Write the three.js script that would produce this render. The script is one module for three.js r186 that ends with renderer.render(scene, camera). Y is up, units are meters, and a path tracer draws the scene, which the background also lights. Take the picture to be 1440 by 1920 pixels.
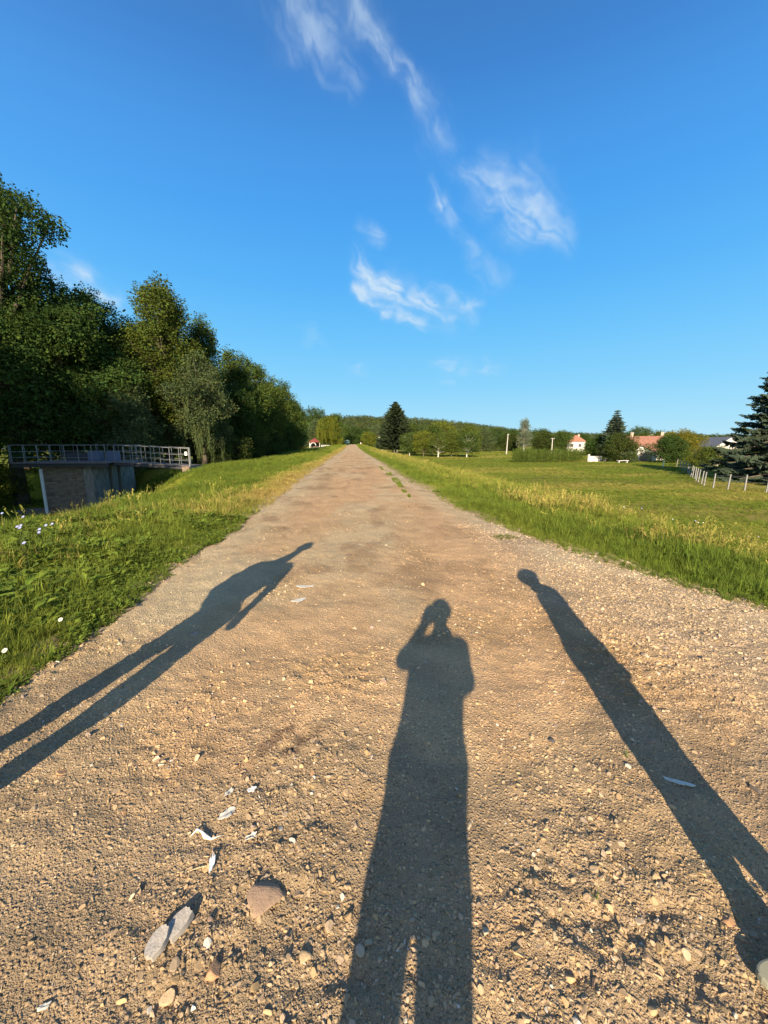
import * as THREE from 'three';
import { mergeGeometries, mergeVertices } from 'three/addons/utils/BufferGeometryUtils.js';
import { MarchingCubes } from 'three/addons/objects/MarchingCubes.js';

// World: y up, the track runs along -z. In this file u = x (right of the track), s = -z (metres ahead).
const scene = new THREE.Scene();
const D2R = Math.PI / 180;

// ---------------------------------------------------------------- camera
const camera = new THREE.PerspectiveCamera(106.2, 0.75, 0.02, 6000);
camera.position.set(0, 1.5, 0);
camera.rotation.order = 'YXZ';
camera.rotation.y = -4.69 * D2R;
camera.rotation.x = -10.07 * D2R;

// ---------------------------------------------------------------- exposure, sun, sky
const EXPOSURE = 2.05;
const renderer = new THREE.WebGLRenderer({ antialias: true });
renderer.setSize(768, 1024);
renderer.toneMapping = THREE.LinearToneMapping;
renderer.toneMappingExposure = EXPOSURE;
renderer.shadowMap.enabled = true;

const SUN_AZ = 13.6 * D2R, SUN_EL = 24.5 * D2R;          // shadows fall towards azimuth 13.6 degrees
const sun = new THREE.DirectionalLight(new THREE.Color().setRGB(1.0, 0.83, 0.6), 5.0);
const toSun = new THREE.Vector3(-Math.sin(SUN_AZ) * Math.cos(SUN_EL), Math.sin(SUN_EL), Math.cos(SUN_AZ) * Math.cos(SUN_EL));
sun.target.position.set(0, 0, -20);
sun.position.copy(sun.target.position).addScaledVector(toSun, 120);
sun.castShadow = true;
sun.shadow.mapSize.set(4096, 4096);
Object.assign(sun.shadow.camera, { left: -70, right: 70, top: 60, bottom: -60, near: 1, far: 300 });
sun.shadow.radius = 1;
scene.add(sun, sun.target);

// ---------------------------------------------------------------- random numbers and noise
function rngOf(seed) {
  let a = seed >>> 0;
  return () => { a = (a + 0x6d2b79f5) | 0; let t = Math.imul(a ^ (a >>> 15), 1 | a); t = (t + Math.imul(t ^ (t >>> 7), 61 | t)) ^ t; return ((t ^ (t >>> 14)) >>> 0) / 4294967296; };
}
const hash2 = (x, y) => { let h = Math.imul(x, 374761393) ^ Math.imul(y, 668265263); h = Math.imul(h ^ (h >>> 13), 1274126177); return ((h ^ (h >>> 16)) >>> 0) / 4294967296; };
function vnoise(x, y) {
  const ix = Math.floor(x), iy = Math.floor(y), fx = x - ix, fy = y - iy;
  const a = fx * fx * (3 - 2 * fx), b = fy * fy * (3 - 2 * fy);
  const p = hash2(ix, iy), q = hash2(ix + 1, iy), r = hash2(ix, iy + 1), t = hash2(ix + 1, iy + 1);
  return p + (q - p) * a + (r - p) * b + (p - q - r + t) * a * b;
}
function fbm(x, y, n = 4) { let s = 0, a = 0.5, t = 0; for (let i = 0; i < n; i++) { s += a * vnoise(x, y); t += a; a *= 0.5; x = x * 2.03 + 17.1; y = y * 2.03 + 9.7; } return s / t; }
const clamp = (x, a = 0, b = 1) => Math.min(b, Math.max(a, x));
const sstep = (a, b, x) => { const t = clamp((x - a) / (b - a)); return t * t * (3 - 2 * t); };
const lerp = (a, b, t) => a + (b - a) * t;
const lin = (c) => { c /= 255; return c <= 0.04045 ? c / 12.92 : Math.pow((c + 0.055) / 1.055, 2.4); };

// ---------------------------------------------------------------- sky: clear late-afternoon air with a few cirrus wisps
{
  const W = 3072, H = W / 2, data = new Float32Array(W * H * 4);
  const ramp = [[0, 186, 229, 246], [3, 166, 223, 249], [8, 134, 209, 251], [14, 106, 194, 250], [20, 82, 177, 246], [27, 64, 160, 238], [33, 56, 147, 227], [39, 42, 126, 205], [44, 36, 116, 189], [60, 32, 102, 172], [90, 30, 92, 160]]
    .map(([e, r, g, b]) => [e, lin(r), lin(g), lin(b)]);
  // each wisp: [azimuth, elevation, half width, density] along its length, in degrees
  const wisps = [
    [[-7.5, 45, 2.0, 0.3], [-3.8, 40.9, 1.9, 0.26], [0.7, 38.0, 1.0, 0.12]],
    [[-0.5, 46, 0.9, 0.22], [1.6, 42.7, 0.8, 0.32], [6.0, 39.3, 0.75, 0.38], [9.6, 36.8, 0.9, 0.3], [12.6, 33.4, 1.0, 0.12]],
    [[14.0, 31.2, 0.7, 0.2], [18.5, 29.2, 1.5, 0.36], [22.8, 26.6, 1.6, 0.5], [26.6, 24.0, 0.9, 0.3], [28.6, 22.4, 0.6, 0.08]],
    [[17.5, 31.2, 0.9, 0.14], [22.5, 29.5, 1.5, 0.24], [26.0, 26.2, 1.1, 0.2], [27.6, 24.2, 0.7, 0.1]],
    [[11.2, 30.2, 0.5, 0.14], [11.9, 28.6, 0.7, 0.42], [13.4, 27.0, 0.6, 0.3], [16.7, 24.2, 0.6, 0.14], [20.0, 20.2, 1.2, 0.12], [22.0, 18.6, 0.8, 0.05]],
    [[1.4, 23.2, 0.7, 0.2], [2.6, 21.7, 1.0, 0.62], [6.0, 20.4, 1.3, 0.6], [9.4, 19.4, 1.1, 0.5], [12.5, 17.4, 1.2, 0.36], [16.6, 15.6, 1.0, 0.12]],
    [[1.2, 19.9, 0.5, 0.5], [2.3, 19.6, 0.6, 0.66], [4.0, 18.6, 0.6, 0.3]],
    [[4.8, 17.6, 0.5, 0.5], [6.8, 16.9, 0.6, 0.6], [10.5, 15.7, 0.6, 0.32], [13.8, 15.1, 0.5, 0.08]],
    [[11.0, 20.2, 0.5, 0.18], [13.6, 18.2, 0.8, 0.34], [16.0, 17.0, 0.8, 0.26], [17.4, 15.4, 0.6, 0.1]],
    [[15.4, 17.7, 0.35, 0.3], [16.6, 18.1, 0.4, 0.36], [17.6, 18.3, 0.3, 0.1]],
    [[2.0, 25.9, 0.7, 0.14], [3.6, 25.6, 0.7, 0.24], [4.8, 25.4, 0.4, 0.06]],
    [[-6.4, 14.8, 0.5, 0.1], [-5.2, 14.6, 0.6, 0.26], [-3.8, 13.9, 0.4, 0.06]],
    [[11.4, 10.6, 0.6, 0.1], [14.2, 10.5, 0.8, 0.26], [16.2, 10.0, 0.7, 0.16], [19.5, 10.1, 0.6, 0.24], [21.2, 10.0, 0.5, 0.06]],
    [[-0.6, 10.9, 0.4, 0.1], [0.9, 10.8, 0.45, 0.2], [2.4, 10.4, 0.4, 0.06]],
    [[12.5, 8.6, 0.5, 0.12], [14.4, 8.3, 0.4, 0.12]],
    [[-35, 17.6, 0.8, 0.2], [-31.5, 17.2, 1.0, 0.5], [-28.0, 16.2, 0.8, 0.34]],
    [[60, 34, 1.5, 0.1], [68, 30, 2.0, 0.24], [78, 25, 1.5, 0.1]],
    [[-70, 28, 1.6, 0.1], [-84, 33, 2.2, 0.26], [-96, 38, 1.6, 0.1]],
    [[120, 22, 1.4, 0.1], [132, 26, 2.2, 0.3], [146, 29, 1.4, 0.1]],
  ];
  const boxes = wisps.map((w) => [Math.min(...w.map((p) => p[0])) - 6, Math.max(...w.map((p) => p[0])) + 6, Math.min(...w.map((p) => p[1])) - 5, Math.max(...w.map((p) => p[1])) + 5]);
  for (let row = 0; row < H; row++) {
    const el = ((row + 0.5) / H - 0.5) * 180, e = Math.max(0, el);
    let k = 0; while (k < ramp.length - 2 && e > ramp[k + 1][0]) k++;
    const t = clamp((e - ramp[k][0]) / (ramp[k + 1][0] - ramp[k][0])), base = [1, 2, 3].map((c) => lerp(ramp[k][c], ramp[k + 1][c], t));
    const ce = Math.cos(el * D2R), se = Math.sin(el * D2R);
    for (let col = 0; col < W; col++) {
      const round = ((col + 0.5) / W - 0.5) * 2 * Math.PI, x = Math.cos(round) * ce, z = Math.sin(round) * ce;
      let az = Math.atan2(x, -z) / D2R;
      const ang = Math.acos(clamp(x * toSun.x + se * toSun.y + z * toSun.z, -1, 1)) / D2R;
      const glow = 1.3 * Math.exp(-ang / 15) + 0.5 * Math.exp(-ang / 45);       // scattering round the sun
      let dens = 0;
      if (el > 2) for (let i = 0; i < wisps.length; i++) {
        const b = boxes[i];
        if (az < b[0] || az > b[1] || el < b[2] || el > b[3]) continue;
        const w = wisps[i], cs = Math.cos(w[0][1] * D2R);
        // ragged outline: the place looked up is pushed about by noise
        const wx = az * cs + (fbm(az * 0.32 + 3 * i, el * 0.32, 5) - 0.5) * 2.4, wy = el + (fbm(az * 0.32 - 31, el * 0.32 + 5 * i, 5) - 0.5) * 2.4;
        let best = 0;
        for (let j = 0; j < w.length - 1; j++) {
          const ax = w[j][0] * cs, ay = w[j][1], dx = w[j + 1][0] * cs - ax, dy = w[j + 1][1] - ay, L2 = dx * dx + dy * dy;
          const raw = ((wx - ax) * dx + (wy - ay) * dy) / L2, q = clamp(raw), L = Math.sqrt(L2);
          const px = wx - ax - q * dx, py = wy - ay - q * dy, d = Math.hypot(px, py), wd = 1.25 * lerp(w[j][2], w[j + 1][2], q);
          const along = (wx * dx + wy * dy) / L, across = (-wx * dy + wy * dx) / L;
          const streak = (0.35 + sstep(0.2, 0.8, fbm(along * 0.16 + 11 * i, across * 2.4 + 7 * i, 5))) * (0.25 + 1.3 * sstep(0.25, 0.8, fbm(along * 0.45 + 5 * i, across * 0.7 + 31 * i, 4)));
          best = Math.max(best, lerp(w[j][3], w[j + 1][3], q) * Math.exp(-(d / wd) * (d / wd)) * streak);
        }
        dens = 1 - (1 - dens) * (1 - Math.min(0.85, best));
      }
      const o = (row * W + col) * 4, cl = [0.62, 0.78, 0.93];
      for (let c = 0; c < 3; c++) {
        const clear = base[c] * (1 + 0.6 * glow) + glow * [0.85, 0.64, 0.42][c] * 0.95;
        data[o + c] = lerp(clear, cl[c] + glow * 0.5, dens) / EXPOSURE;
      }
      data[o + 3] = 1;
    }
  }
  const sky = new THREE.DataTexture(data, W, H, THREE.RGBAFormat, THREE.FloatType);
  sky.mapping = THREE.EquirectangularReflectionMapping;
  sky.minFilter = sky.magFilter = THREE.LinearFilter;
  sky.needsUpdate = true;
  scene.background = sky;
  scene.environment = sky;
}

// ---------------------------------------------------------------- helpers for naming and geometry
const taken = new Map();
function numbered(name) { const n = taken.get(name) ?? 0; taken.set(name, n + 1); return n ? `${name}_${String(n).padStart(3, '0')}` : name; }
function tag(o, label, category, group, kind) {
  o.userData.label = label;
  if (category) o.userData.category = category;
  if (group) o.userData.group = group;
  if (kind) o.userData.kind = kind;
  return o;
}
function thing(name, label, category, [x, y, z], turn = 0, group) {
  const o = new THREE.Group(); o.name = numbered(name); o.position.set(x, y, z); o.rotation.y = turn; scene.add(o);
  return tag(o, label, category, group);
}
function part(name, geo, mat, parent) {
  const m = new THREE.Mesh(Array.isArray(geo) ? (geo.length > 1 ? merge(geo) : geo[0]) : geo, mat);
  m.name = parent === scene ? numbered(name) : name; m.castShadow = m.receiveShadow = true; parent.add(m); return m;
}
function merge(list) { return mergeGeometries(list.map((g) => { const h = g.index ? g.toNonIndexed() : g; for (const k of Object.keys(h.attributes)) if (!['position', 'normal', 'uv'].includes(k)) h.deleteAttribute(k); return h; })); }
function box(w, h, d, x = 0, y = 0, z = 0, ry = 0) { const g = new THREE.BoxGeometry(w, h, d); if (ry) g.rotateY(ry); g.translate(x, y, z); return g; }
function bar(a, b, r, seg = 6, r2 = r) {
  const A = new THREE.Vector3(...a), B = new THREE.Vector3(...b), d = B.clone().sub(A), L = d.length();
  const g = new THREE.CylinderGeometry(r2, r, L, seg);
  g.applyQuaternion(new THREE.Quaternion().setFromUnitVectors(new THREE.Vector3(0, 1, 0), d.normalize()));
  const m = A.add(B).multiplyScalar(0.5); g.translate(m.x, m.y, m.z); return g;
}
function taper(points, radii, seg = 7) {
  const P = points.map((p) => new THREE.Vector3(...p)), pos = [], idx = [], uv = [];
  const up = new THREE.Vector3(0.31, 0.2, 0.93);
  for (let i = 0; i < P.length; i++) {
    const t = P[Math.min(i + 1, P.length - 1)].clone().sub(P[Math.max(i - 1, 0)]).normalize();
    const a = new THREE.Vector3().crossVectors(t, up).normalize(), b = new THREE.Vector3().crossVectors(t, a);
    for (let k = 0; k <= seg; k++) {
      const f = (k / seg) * Math.PI * 2, c = Math.cos(f) * radii[i], d = Math.sin(f) * radii[i];
      pos.push(P[i].x + a.x * c + b.x * d, P[i].y + a.y * c + b.y * d, P[i].z + a.z * c + b.z * d); uv.push(k / seg, i);
    }
  }
  for (let i = 0; i < P.length - 1; i++) for (let k = 0; k < seg; k++) { const q = i * (seg + 1) + k, r = q + seg + 1; idx.push(q, q + 1, r, q + 1, r + 1, r); }
  const g = new THREE.BufferGeometry();
  g.setAttribute('position', new THREE.Float32BufferAttribute(pos, 3)); g.setAttribute('uv', new THREE.Float32BufferAttribute(uv, 2)); g.setIndex(idx); g.computeVertexNormals(); return g;
}
function triGeo(pos) { const g = new THREE.BufferGeometry(); g.setAttribute('position', new THREE.Float32BufferAttribute(pos, 3)); g.computeVertexNormals(); return g; }
const col = (r, g, b) => new THREE.Color().setRGB(r, g, b);
const mat = (r, g, b, rough = 0.9, extra = {}) => new THREE.MeshStandardMaterial({ color: col(r, g, b), roughness: rough, ...extra });
function copies(name, geo, material, list, parent = scene) {       // list: [x, y, z, turn, scale, scaleY, tiltX, tiltZ, r, g, b]
  const im = new THREE.InstancedMesh(geo, material, list.length), m = new THREE.Matrix4(), q = new THREE.Quaternion(), e = new THREE.Euler(), p = new THREE.Vector3(), sc = new THREE.Vector3(), c = new THREE.Color();
  list.forEach((t, i) => {
    e.set(t[6], t[3], t[7], 'YXZ'); q.setFromEuler(e); p.set(t[0], t[1], t[2]); sc.set(t[4], t[5], t[4]);
    im.setMatrixAt(i, m.compose(p, q, sc)); im.setColorAt(i, c.setRGB(t[8], t[9], t[10]));
  });
  im.name = parent === scene ? numbered(name) : name; im.castShadow = im.receiveShadow = true; im.frustumCulled = false; parent.add(im); return im;
}
function grayTexture(n, f, repeat, srgb = false) {
  const d = new Uint8Array(n * n * 4);
  for (let y = 0; y < n; y++) for (let x = 0; x < n; x++) { const v = f(x / n, y / n), o = (y * n + x) * 4; for (let c = 0; c < 3; c++) d[o + c] = clamp(Array.isArray(v) ? v[c] : v) * 255; d[o + 3] = 255; }
  const t = new THREE.DataTexture(d, n, n); t.wrapS = t.wrapT = THREE.RepeatWrapping; t.magFilter = t.minFilter = THREE.LinearFilter; if (srgb) t.colorSpace = THREE.SRGBColorSpace;
  if (repeat) t.repeat.set(repeat, repeat); t.needsUpdate = true; return t;
}
const tile = (x, y, p, f) => { // noise that repeats after p cells
  const a = f(x, y), b = f(x - p, y), c = f(x, y - p), d = f(x - p, y - p), u = x / p, v = y / p;
  return lerp(lerp(a, b, u), lerp(c, d, u), v);
};

// ---------------------------------------------------------------- the lie of the land
const roadRise = (s) => 1.1 * sstep(90, 260, s);
const edgeL = (s) => -2.24 + (fbm(s * 0.9, 3.3, 4) - 0.5) * 0.42 + (s < 1.2 ? (1.2 - s) * -0.12 : 0);
const edgeR = (s) => { const t = Math.max(s, 0.6); return 2.3 + 1.75 * Math.exp(-Math.max(0, t - 2.2) / 2.6) + 0.25 * Math.exp(-t / 18) + (fbm(s * 0.9, 77.7, 4) - 0.5) * 0.4; };
function landBase(u, s) {
  const L = roadRise(s);
  if (u >= 0) {
    const crest = 4.7 + 0.3 * Math.sin(s * 0.13), foot = crest + 7.6;
    const field = -2.2 + 0.7 * sstep(85, 160, s) + 0.9 * sstep(160, 300, s);
    return lerp(L - 0.03 * clamp(u - 3, 0, 2), field, sstep(crest, foot, u)) + (fbm(u * 0.18, s * 0.18, 3) - 0.5) * 0.25 * sstep(3.5, 8, u);
  }
  const v = -u, berm = lerp(L, -0.55, sstep(7, 15, v)) - 0.35 * sstep(14, 26, v);
  // the sluice basin on the left
  const rim = 5.6 + 3.4 * sstep(17, 24, s) + 4.5 * sstep(24.5, 31, s) + 40 * sstep(31, 40, s);
  const basin = sstep(rim, rim + 5.8, v);
  return lerp(berm, -2.9 + (fbm(u * 0.3, s * 0.3, 3) - 0.5) * 0.3, basin) + (fbm(u * 0.22, s * 0.22, 3) - 0.5) * 0.22 * sstep(3, 6, v);
}
const insideRoad = (u, s) => Math.min(sstep(0.02, 0.5, u - edgeL(s)), sstep(0.02, 0.5, edgeR(s) - u)) * (s < 330 ? 1 : 0);
const land = (u, s) => landBase(u, s) - 0.075 * insideRoad(u, s) + (fbm(u * 3.1, s * 3.1, 2) - 0.5) * 0.05;
// rocky patches of the track, where stones stand proud: [u, s, radius, strength]
const rocky = [[-0.3, 1.02, 0.42, 1], [-0.25, 1.5, 0.4, 0.8], [0.85, 0.92, 0.42, 0.95], [0.95, 1.35, 0.45, 0.5], [-0.9, 1.85, 0.5, 0.5], [2.9, 3.3, 1.2, 0.9], [2.4, 2.3, 0.9, 0.7], [-0.3, 0.8, 0.5, 0.8], [-1.95, 2.9, 0.45, 0.55], [-0.4, 2.3, 0.5, 0.4], [0.45, 0.75, 0.4, 0.6], [-1.5, 1.9, 0.6, 0.35]];
function rockiness(u, s) {
  let r = 0; for (const [a, b, w, k] of rocky) r = Math.max(r, k * Math.exp(-((u - a) ** 2 + (s - b) ** 2) / (w * w)));
  return clamp(r * (0.45 + 1.1 * fbm(u * 3.3 + 40, s * 3.3, 3)) + 0.5 * sstep(0.6, 0.8, fbm(u * 1.3 + 9, s * 1.3, 3)));
}
function roadY(u, s) {
  const inL = u - edgeL(s), inR = edgeR(s) - u, e = Math.min(inL, inR);
  const k = s > 30 ? 0 : 1;
  let y = roadRise(s) + (fbm(u * 0.8, s * 0.5, 3) - 0.5) * 0.05 - 0.02 * Math.exp(-(((u + 0.9) / 0.5) ** 2)) - 0.02 * Math.exp(-(((u - 0.95) / 0.5) ** 2));
  if (k) { const rk = rockiness(u, s); y += (fbm(u * 5, s * 5, 3) - 0.5) * 0.03 + (vnoise(u * 21, s * 21) - 0.5) * (0.005 + 0.024 * rk) + (vnoise(u * 47 + 5, s * 47) - 0.5) * (0.003 + 0.009 * rk); }
  return y - 0.11 * (1 - sstep(-0.28, 0.16, e + (vnoise(u * 9, s * 9) - 0.5) * 0.16));
}
const gritTex = grayTexture(512, (x, y) => { const n = tile(x * 60, y * 60, 60, (a, b) => fbm(a, b, 4)); return 0.82 + 0.8 * (n - 0.5); }, 1);

function sheet(us, ss, height, color, uvScale) {
  const pos = [], colr = [], uv = [], idx = [], n = us(0).length;
  ss.forEach((s, j) => us(s).forEach((u, i) => {
    pos.push(u, height(u, s), -s); uv.push(u * uvScale, s * uvScale);
    colr.push(...color(u, s));
    if (i && j) { const a = j * n + i; idx.push(a - n - 1, a - n, a - 1, a - n, a, a - 1); }
  }));
  const g = new THREE.BufferGeometry();
  g.setAttribute('position', new THREE.Float32BufferAttribute(pos, 3)); g.setAttribute('uv', new THREE.Float32BufferAttribute(uv, 2)); g.setAttribute('color', new THREE.Float32BufferAttribute(colr, 3));
  g.setIndex(idx); g.computeVertexNormals(); return g;
}
function graded(spans) { const r = [spans[0][0]]; for (const [a, b, d] of spans) { const n = Math.max(1, Math.round((b - a) / d)); for (let i = 1; i <= n; i++) r.push(a + ((b - a) * i) / n); } return r; }
// what the turf is like at a place: 0 lush green .. 1 straw
const straw = (u, s) => clamp(0.5 * sstep(0.4, 0.75, fbm(u * 0.12 + 5, s * 0.12 + 8, 4)) + 0.5 * sstep(0.5, 0.72, fbm(u * 0.5 + 5, s * 0.5, 3)));
{
  const us = graded([[-3000, -600, 400], [-600, -120, 30], [-120, -40, 4], [-40, -9, 0.9], [-9, 9, 0.24], [9, 40, 0.8], [40, 140, 3], [140, 600, 28], [600, 3000, 400]]);
  const ss = graded([[-400, -80, 60], [-80, -6, 4], [-6, 14, 0.22], [14, 45, 0.7], [45, 170, 2.5], [170, 600, 14], [600, 4000, 400]]);
  const g = sheet(() => us, ss, land, (u, s) => {
    const k = straw(u, s), n = 0.75 + 0.5 * fbm(u * 0.7, s * 0.7, 3), dry = u > 9 ? sstep(0.62, 0.75, fbm(u * 0.09 + 70, s * 0.2, 3)) : 0;
    const edge = s < 60 ? 1 - sstep(0.02, 0.5, Math.max(edgeL(s) - u, u - edgeR(s)) + (fbm(u * 2.5, s * 2.5, 2) - 0.5) * 0.5) : 0;
    const c = [lerp(0.165, 0.26, k), lerp(0.195, 0.225, k), lerp(0.022, 0.036, k)];
    if (edge > 0) return [lerp(c[0], 0.4, edge) * n, lerp(c[1], 0.29, edge) * n, lerp(c[2], 0.17, edge) * n];
    return [lerp(c[0], 0.24, dry * 0.6) * n, lerp(c[1], 0.17, dry * 0.6) * n, lerp(c[2], 0.06, dry * 0.6) * n];
  }, 0.5);
  const m = part('ground', g, new THREE.MeshPhysicalMaterial({ vertexColors: true, map: gritTex, roughness: 1, specularIntensity: 0.08 }), scene);
  tag(m, 'grassy ground falling from the track to the meadow', 'ground', null, 'structure');
}

// gravel of the track: fine grit in the texture, every larger stone is built further below
const TEXN = 2048, TEXM = 2.6;
const gravel = (() => {
  const n = TEXN, h = new Float32Array(n * n), c = new Float32Array(n * n * 3), R = rngOf(11);
  for (let y = 0; y < n; y++) for (let x = 0; x < n; x++) {
    const o = y * n + x, f = hash2(x, y), g = hash2((x >> 1) + 999, (y >> 1) + 77), m = 0.5 + 0.5 * (hash2((x >> 2) + 5, (y >> 2) + 3));
    h[o] = 0.16 * f + 0.16 * g; const v = 0.74 + 0.22 * f + 0.2 * (g - 0.5) + 0.12 * (m - 0.75);
    c[o * 3] = v; c[o * 3 + 1] = v * (0.97 + 0.05 * g); c[o * 3 + 2] = v * (0.92 + 0.12 * f);
  }
  for (let k = 0; k < 80000; k++) {
    const r = 1.3 + 5.2 * Math.pow(R(), 3.2), cx = R() * n, cy = R() * n, a = R() * 3.14, el = 0.55 + 0.45 * R(), ca = Math.cos(a), sa = Math.sin(a), lift = 0.15 + 0.5 * R(), br = 0.72 + 0.5 * R() + (R() < 0.06 ? 0.35 : 0), warm = R() - 0.5;
    const rr = Math.ceil(r + 1);
    for (let j = -rr; j <= rr; j++) for (let i = -rr; i <= rr; i++) {
      const p = (i * ca + j * sa) / r, q = (-i * sa + j * ca) / (r * el), d = p * p + q * q + (hash2(Math.round(cx) + i, Math.round(cy) + j) - 0.5) * 0.25;
      if (d > 1) continue;
      const o = (((Math.floor(cy) + j + n) % n) * n + ((Math.floor(cx) + i + n) % n)), hh = 0.3 + lift * (1 - d) * Math.min(1, r / 4);
      if (hh < h[o]) continue;
      h[o] = hh; c[o * 3] = br * (1 + 0.1 * warm); c[o * 3 + 1] = br; c[o * 3 + 2] = br * (1 - 0.16 * warm);
    }
  }
  const cd = new Uint8Array(n * n * 4), hd = new Uint8Array(n * n * 4);
  for (let o = 0; o < n * n; o++) { for (let k = 0; k < 3; k++) { cd[o * 4 + k] = clamp(c[o * 3 + k] * 0.84) * 255; hd[o * 4 + k] = clamp(h[o]) * 255; } cd[o * 4 + 3] = hd[o * 4 + 3] = 255; }
  const mk = (d) => { const t = new THREE.DataTexture(d, n, n); t.wrapS = t.wrapT = THREE.RepeatWrapping; t.magFilter = t.minFilter = THREE.LinearFilter; t.needsUpdate = true; return t; };
  return { map: mk(cd), bump: mk(hd) };
})();
function roadTint(u, s) {
  const patch = fbm(u * 0.9 + 3, s * 0.45 + 1, 4), fine = fbm(u * 4, s * 4, 3), wide = fbm(u * 0.4 + 50, s * 0.13, 3);
  const L = u - edgeL(s), Rr = edgeR(s) - u, shoulder = Math.max(1 - sstep(0.3, 1.2, L), 1 - sstep(0.2, 1.1, Rr));
  let c = [0.59, 0.415, 0.23];
  const mixTo = (d, k) => { c = c.map((x, i) => lerp(x, d[i], clamp(k))); };
  mixTo([0.62, 0.4, 0.215], sstep(0.45, 0.7, wide) * 0.9);                    // clay showing through
  mixTo([0.6, 0.47, 0.28], shoulder * 0.8 + sstep(0.52, 0.7, patch) * 0.65);   // pale crushed stone
  mixTo([0.36, 0.235, 0.13], sstep(0.54, 0.74, fbm(u * 1.7 + 20, s * 0.9, 5)) * 0.7);  // darker worn patches
  mixTo([0.4, 0.27, 0.135], rockiness(u, s) * 0.7);
  mixTo([0.42, 0.305, 0.18], 0.85 * sstep(-0.25, 0.35, (1.75 - 0.25 * u - s) * 0.6 + (fbm(u * 2.2 + 7, s * 2.2, 4) - 0.5) * 1.6));   // brown grit at this end, darkened further to paint in grain self-shadow
  mixTo([0.52, 0.405, 0.27], 0.55 * sstep(1.5, 2.4, u + (patch - 0.5) * 1.6) * (1 - sstep(6, 9, s)));               // greyer crushed stone on the right
  mixTo([0.17, 0.115, 0.075], 0.7 * sstep(0.3, 0.6, Math.exp(-(((u + 0.33) / 0.24) ** 2 + ((s - 1.74) / 0.2) ** 2)) * sstep(0.4, 0.68, fbm(u * 17, s * 17, 3))));   // dark crumbs of earth
  const v = 0.82 + 0.36 * fine;
  return c.map((x) => x * v);
}
{
  const ss = graded([[-14, -2, 1], [-2, 0.5, 0.12], [0.5, 2.6, 0.0135], [2.6, 6, 0.03], [6, 14, 0.1], [14, 40, 0.4], [40, 120, 2], [120, 345, 6]]);
  const N = 260;
  const us = (s) => Array.from({ length: N + 1 }, (_, i) => lerp(edgeL(s) - 0.34, edgeR(s) + 0.34, i / N));
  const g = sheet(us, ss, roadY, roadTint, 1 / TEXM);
  const m = part('gravel_track', g, new THREE.MeshPhysicalMaterial({ vertexColors: true, map: gravel.map, bumpMap: gravel.bump, bumpScale: 0.012, roughness: 1, specularIntensity: 0.12 }), scene);
  tag(m, 'tan gravel track running straight along the levee top', 'track', null, 'structure');
}

// ---------------------------------------------------------------- stones
function stoneGeo(seed, detail, flat = 0.62, sharp = 0.3) {
  const R = rngOf(seed), g = mergeVertices(new THREE.IcosahedronGeometry(1, detail).deleteAttribute('uv').deleteAttribute('normal')), p = g.attributes.position;
  const cuts = Array.from({ length: 9 }, () => { const v = new THREE.Vector3(R() * 2 - 1, R() * 2 - 1, R() * 2 - 1).normalize(); return [v, 1 - sharp * (0.4 + R())]; });
  const v = new THREE.Vector3(), sx = 0.85 + 0.35 * R(), sz = 0.7 + 0.3 * R();
  for (let i = 0; i < p.count; i++) {
    v.fromBufferAttribute(p, i);
    for (const [n, d] of cuts) { const k = v.dot(n); if (k > d) v.addScaledVector(n, d - k); }
    v.multiplyScalar(1 + (R() - 0.5) * (detail > 1 ? 0.09 : 0.12)); p.setXYZ(i, v.x * sx, v.y * flat, v.z * sz);
  }
  const sharpEdges = detail < 2, h = sharpEdges ? g.toNonIndexed() : g; h.computeVertexNormals();
  const q = h.attributes.position; h.setAttribute('uv', new THREE.Float32BufferAttribute(Array.from({ length: q.count }, (_, i) => [q.getX(i) * 0.5 + q.getY(i) * 0.3, q.getZ(i) * 0.5 + q.getY(i) * 0.3]).flat(), 2)); return h;
}
const STONE = [[0.44, 0.29, 0.16], [0.5, 0.35, 0.2], [0.38, 0.25, 0.17], [0.33, 0.25, 0.19], [0.58, 0.46, 0.3], [0.46, 0.26, 0.13], [0.3, 0.2, 0.13], [0.42, 0.32, 0.21], [0.47, 0.33, 0.18]];
const stoneBump = grayTexture(256, (x, y) => tile(x * 24, y * 24, 24, (a, b) => fbm(a, b, 4)), 2);
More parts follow.
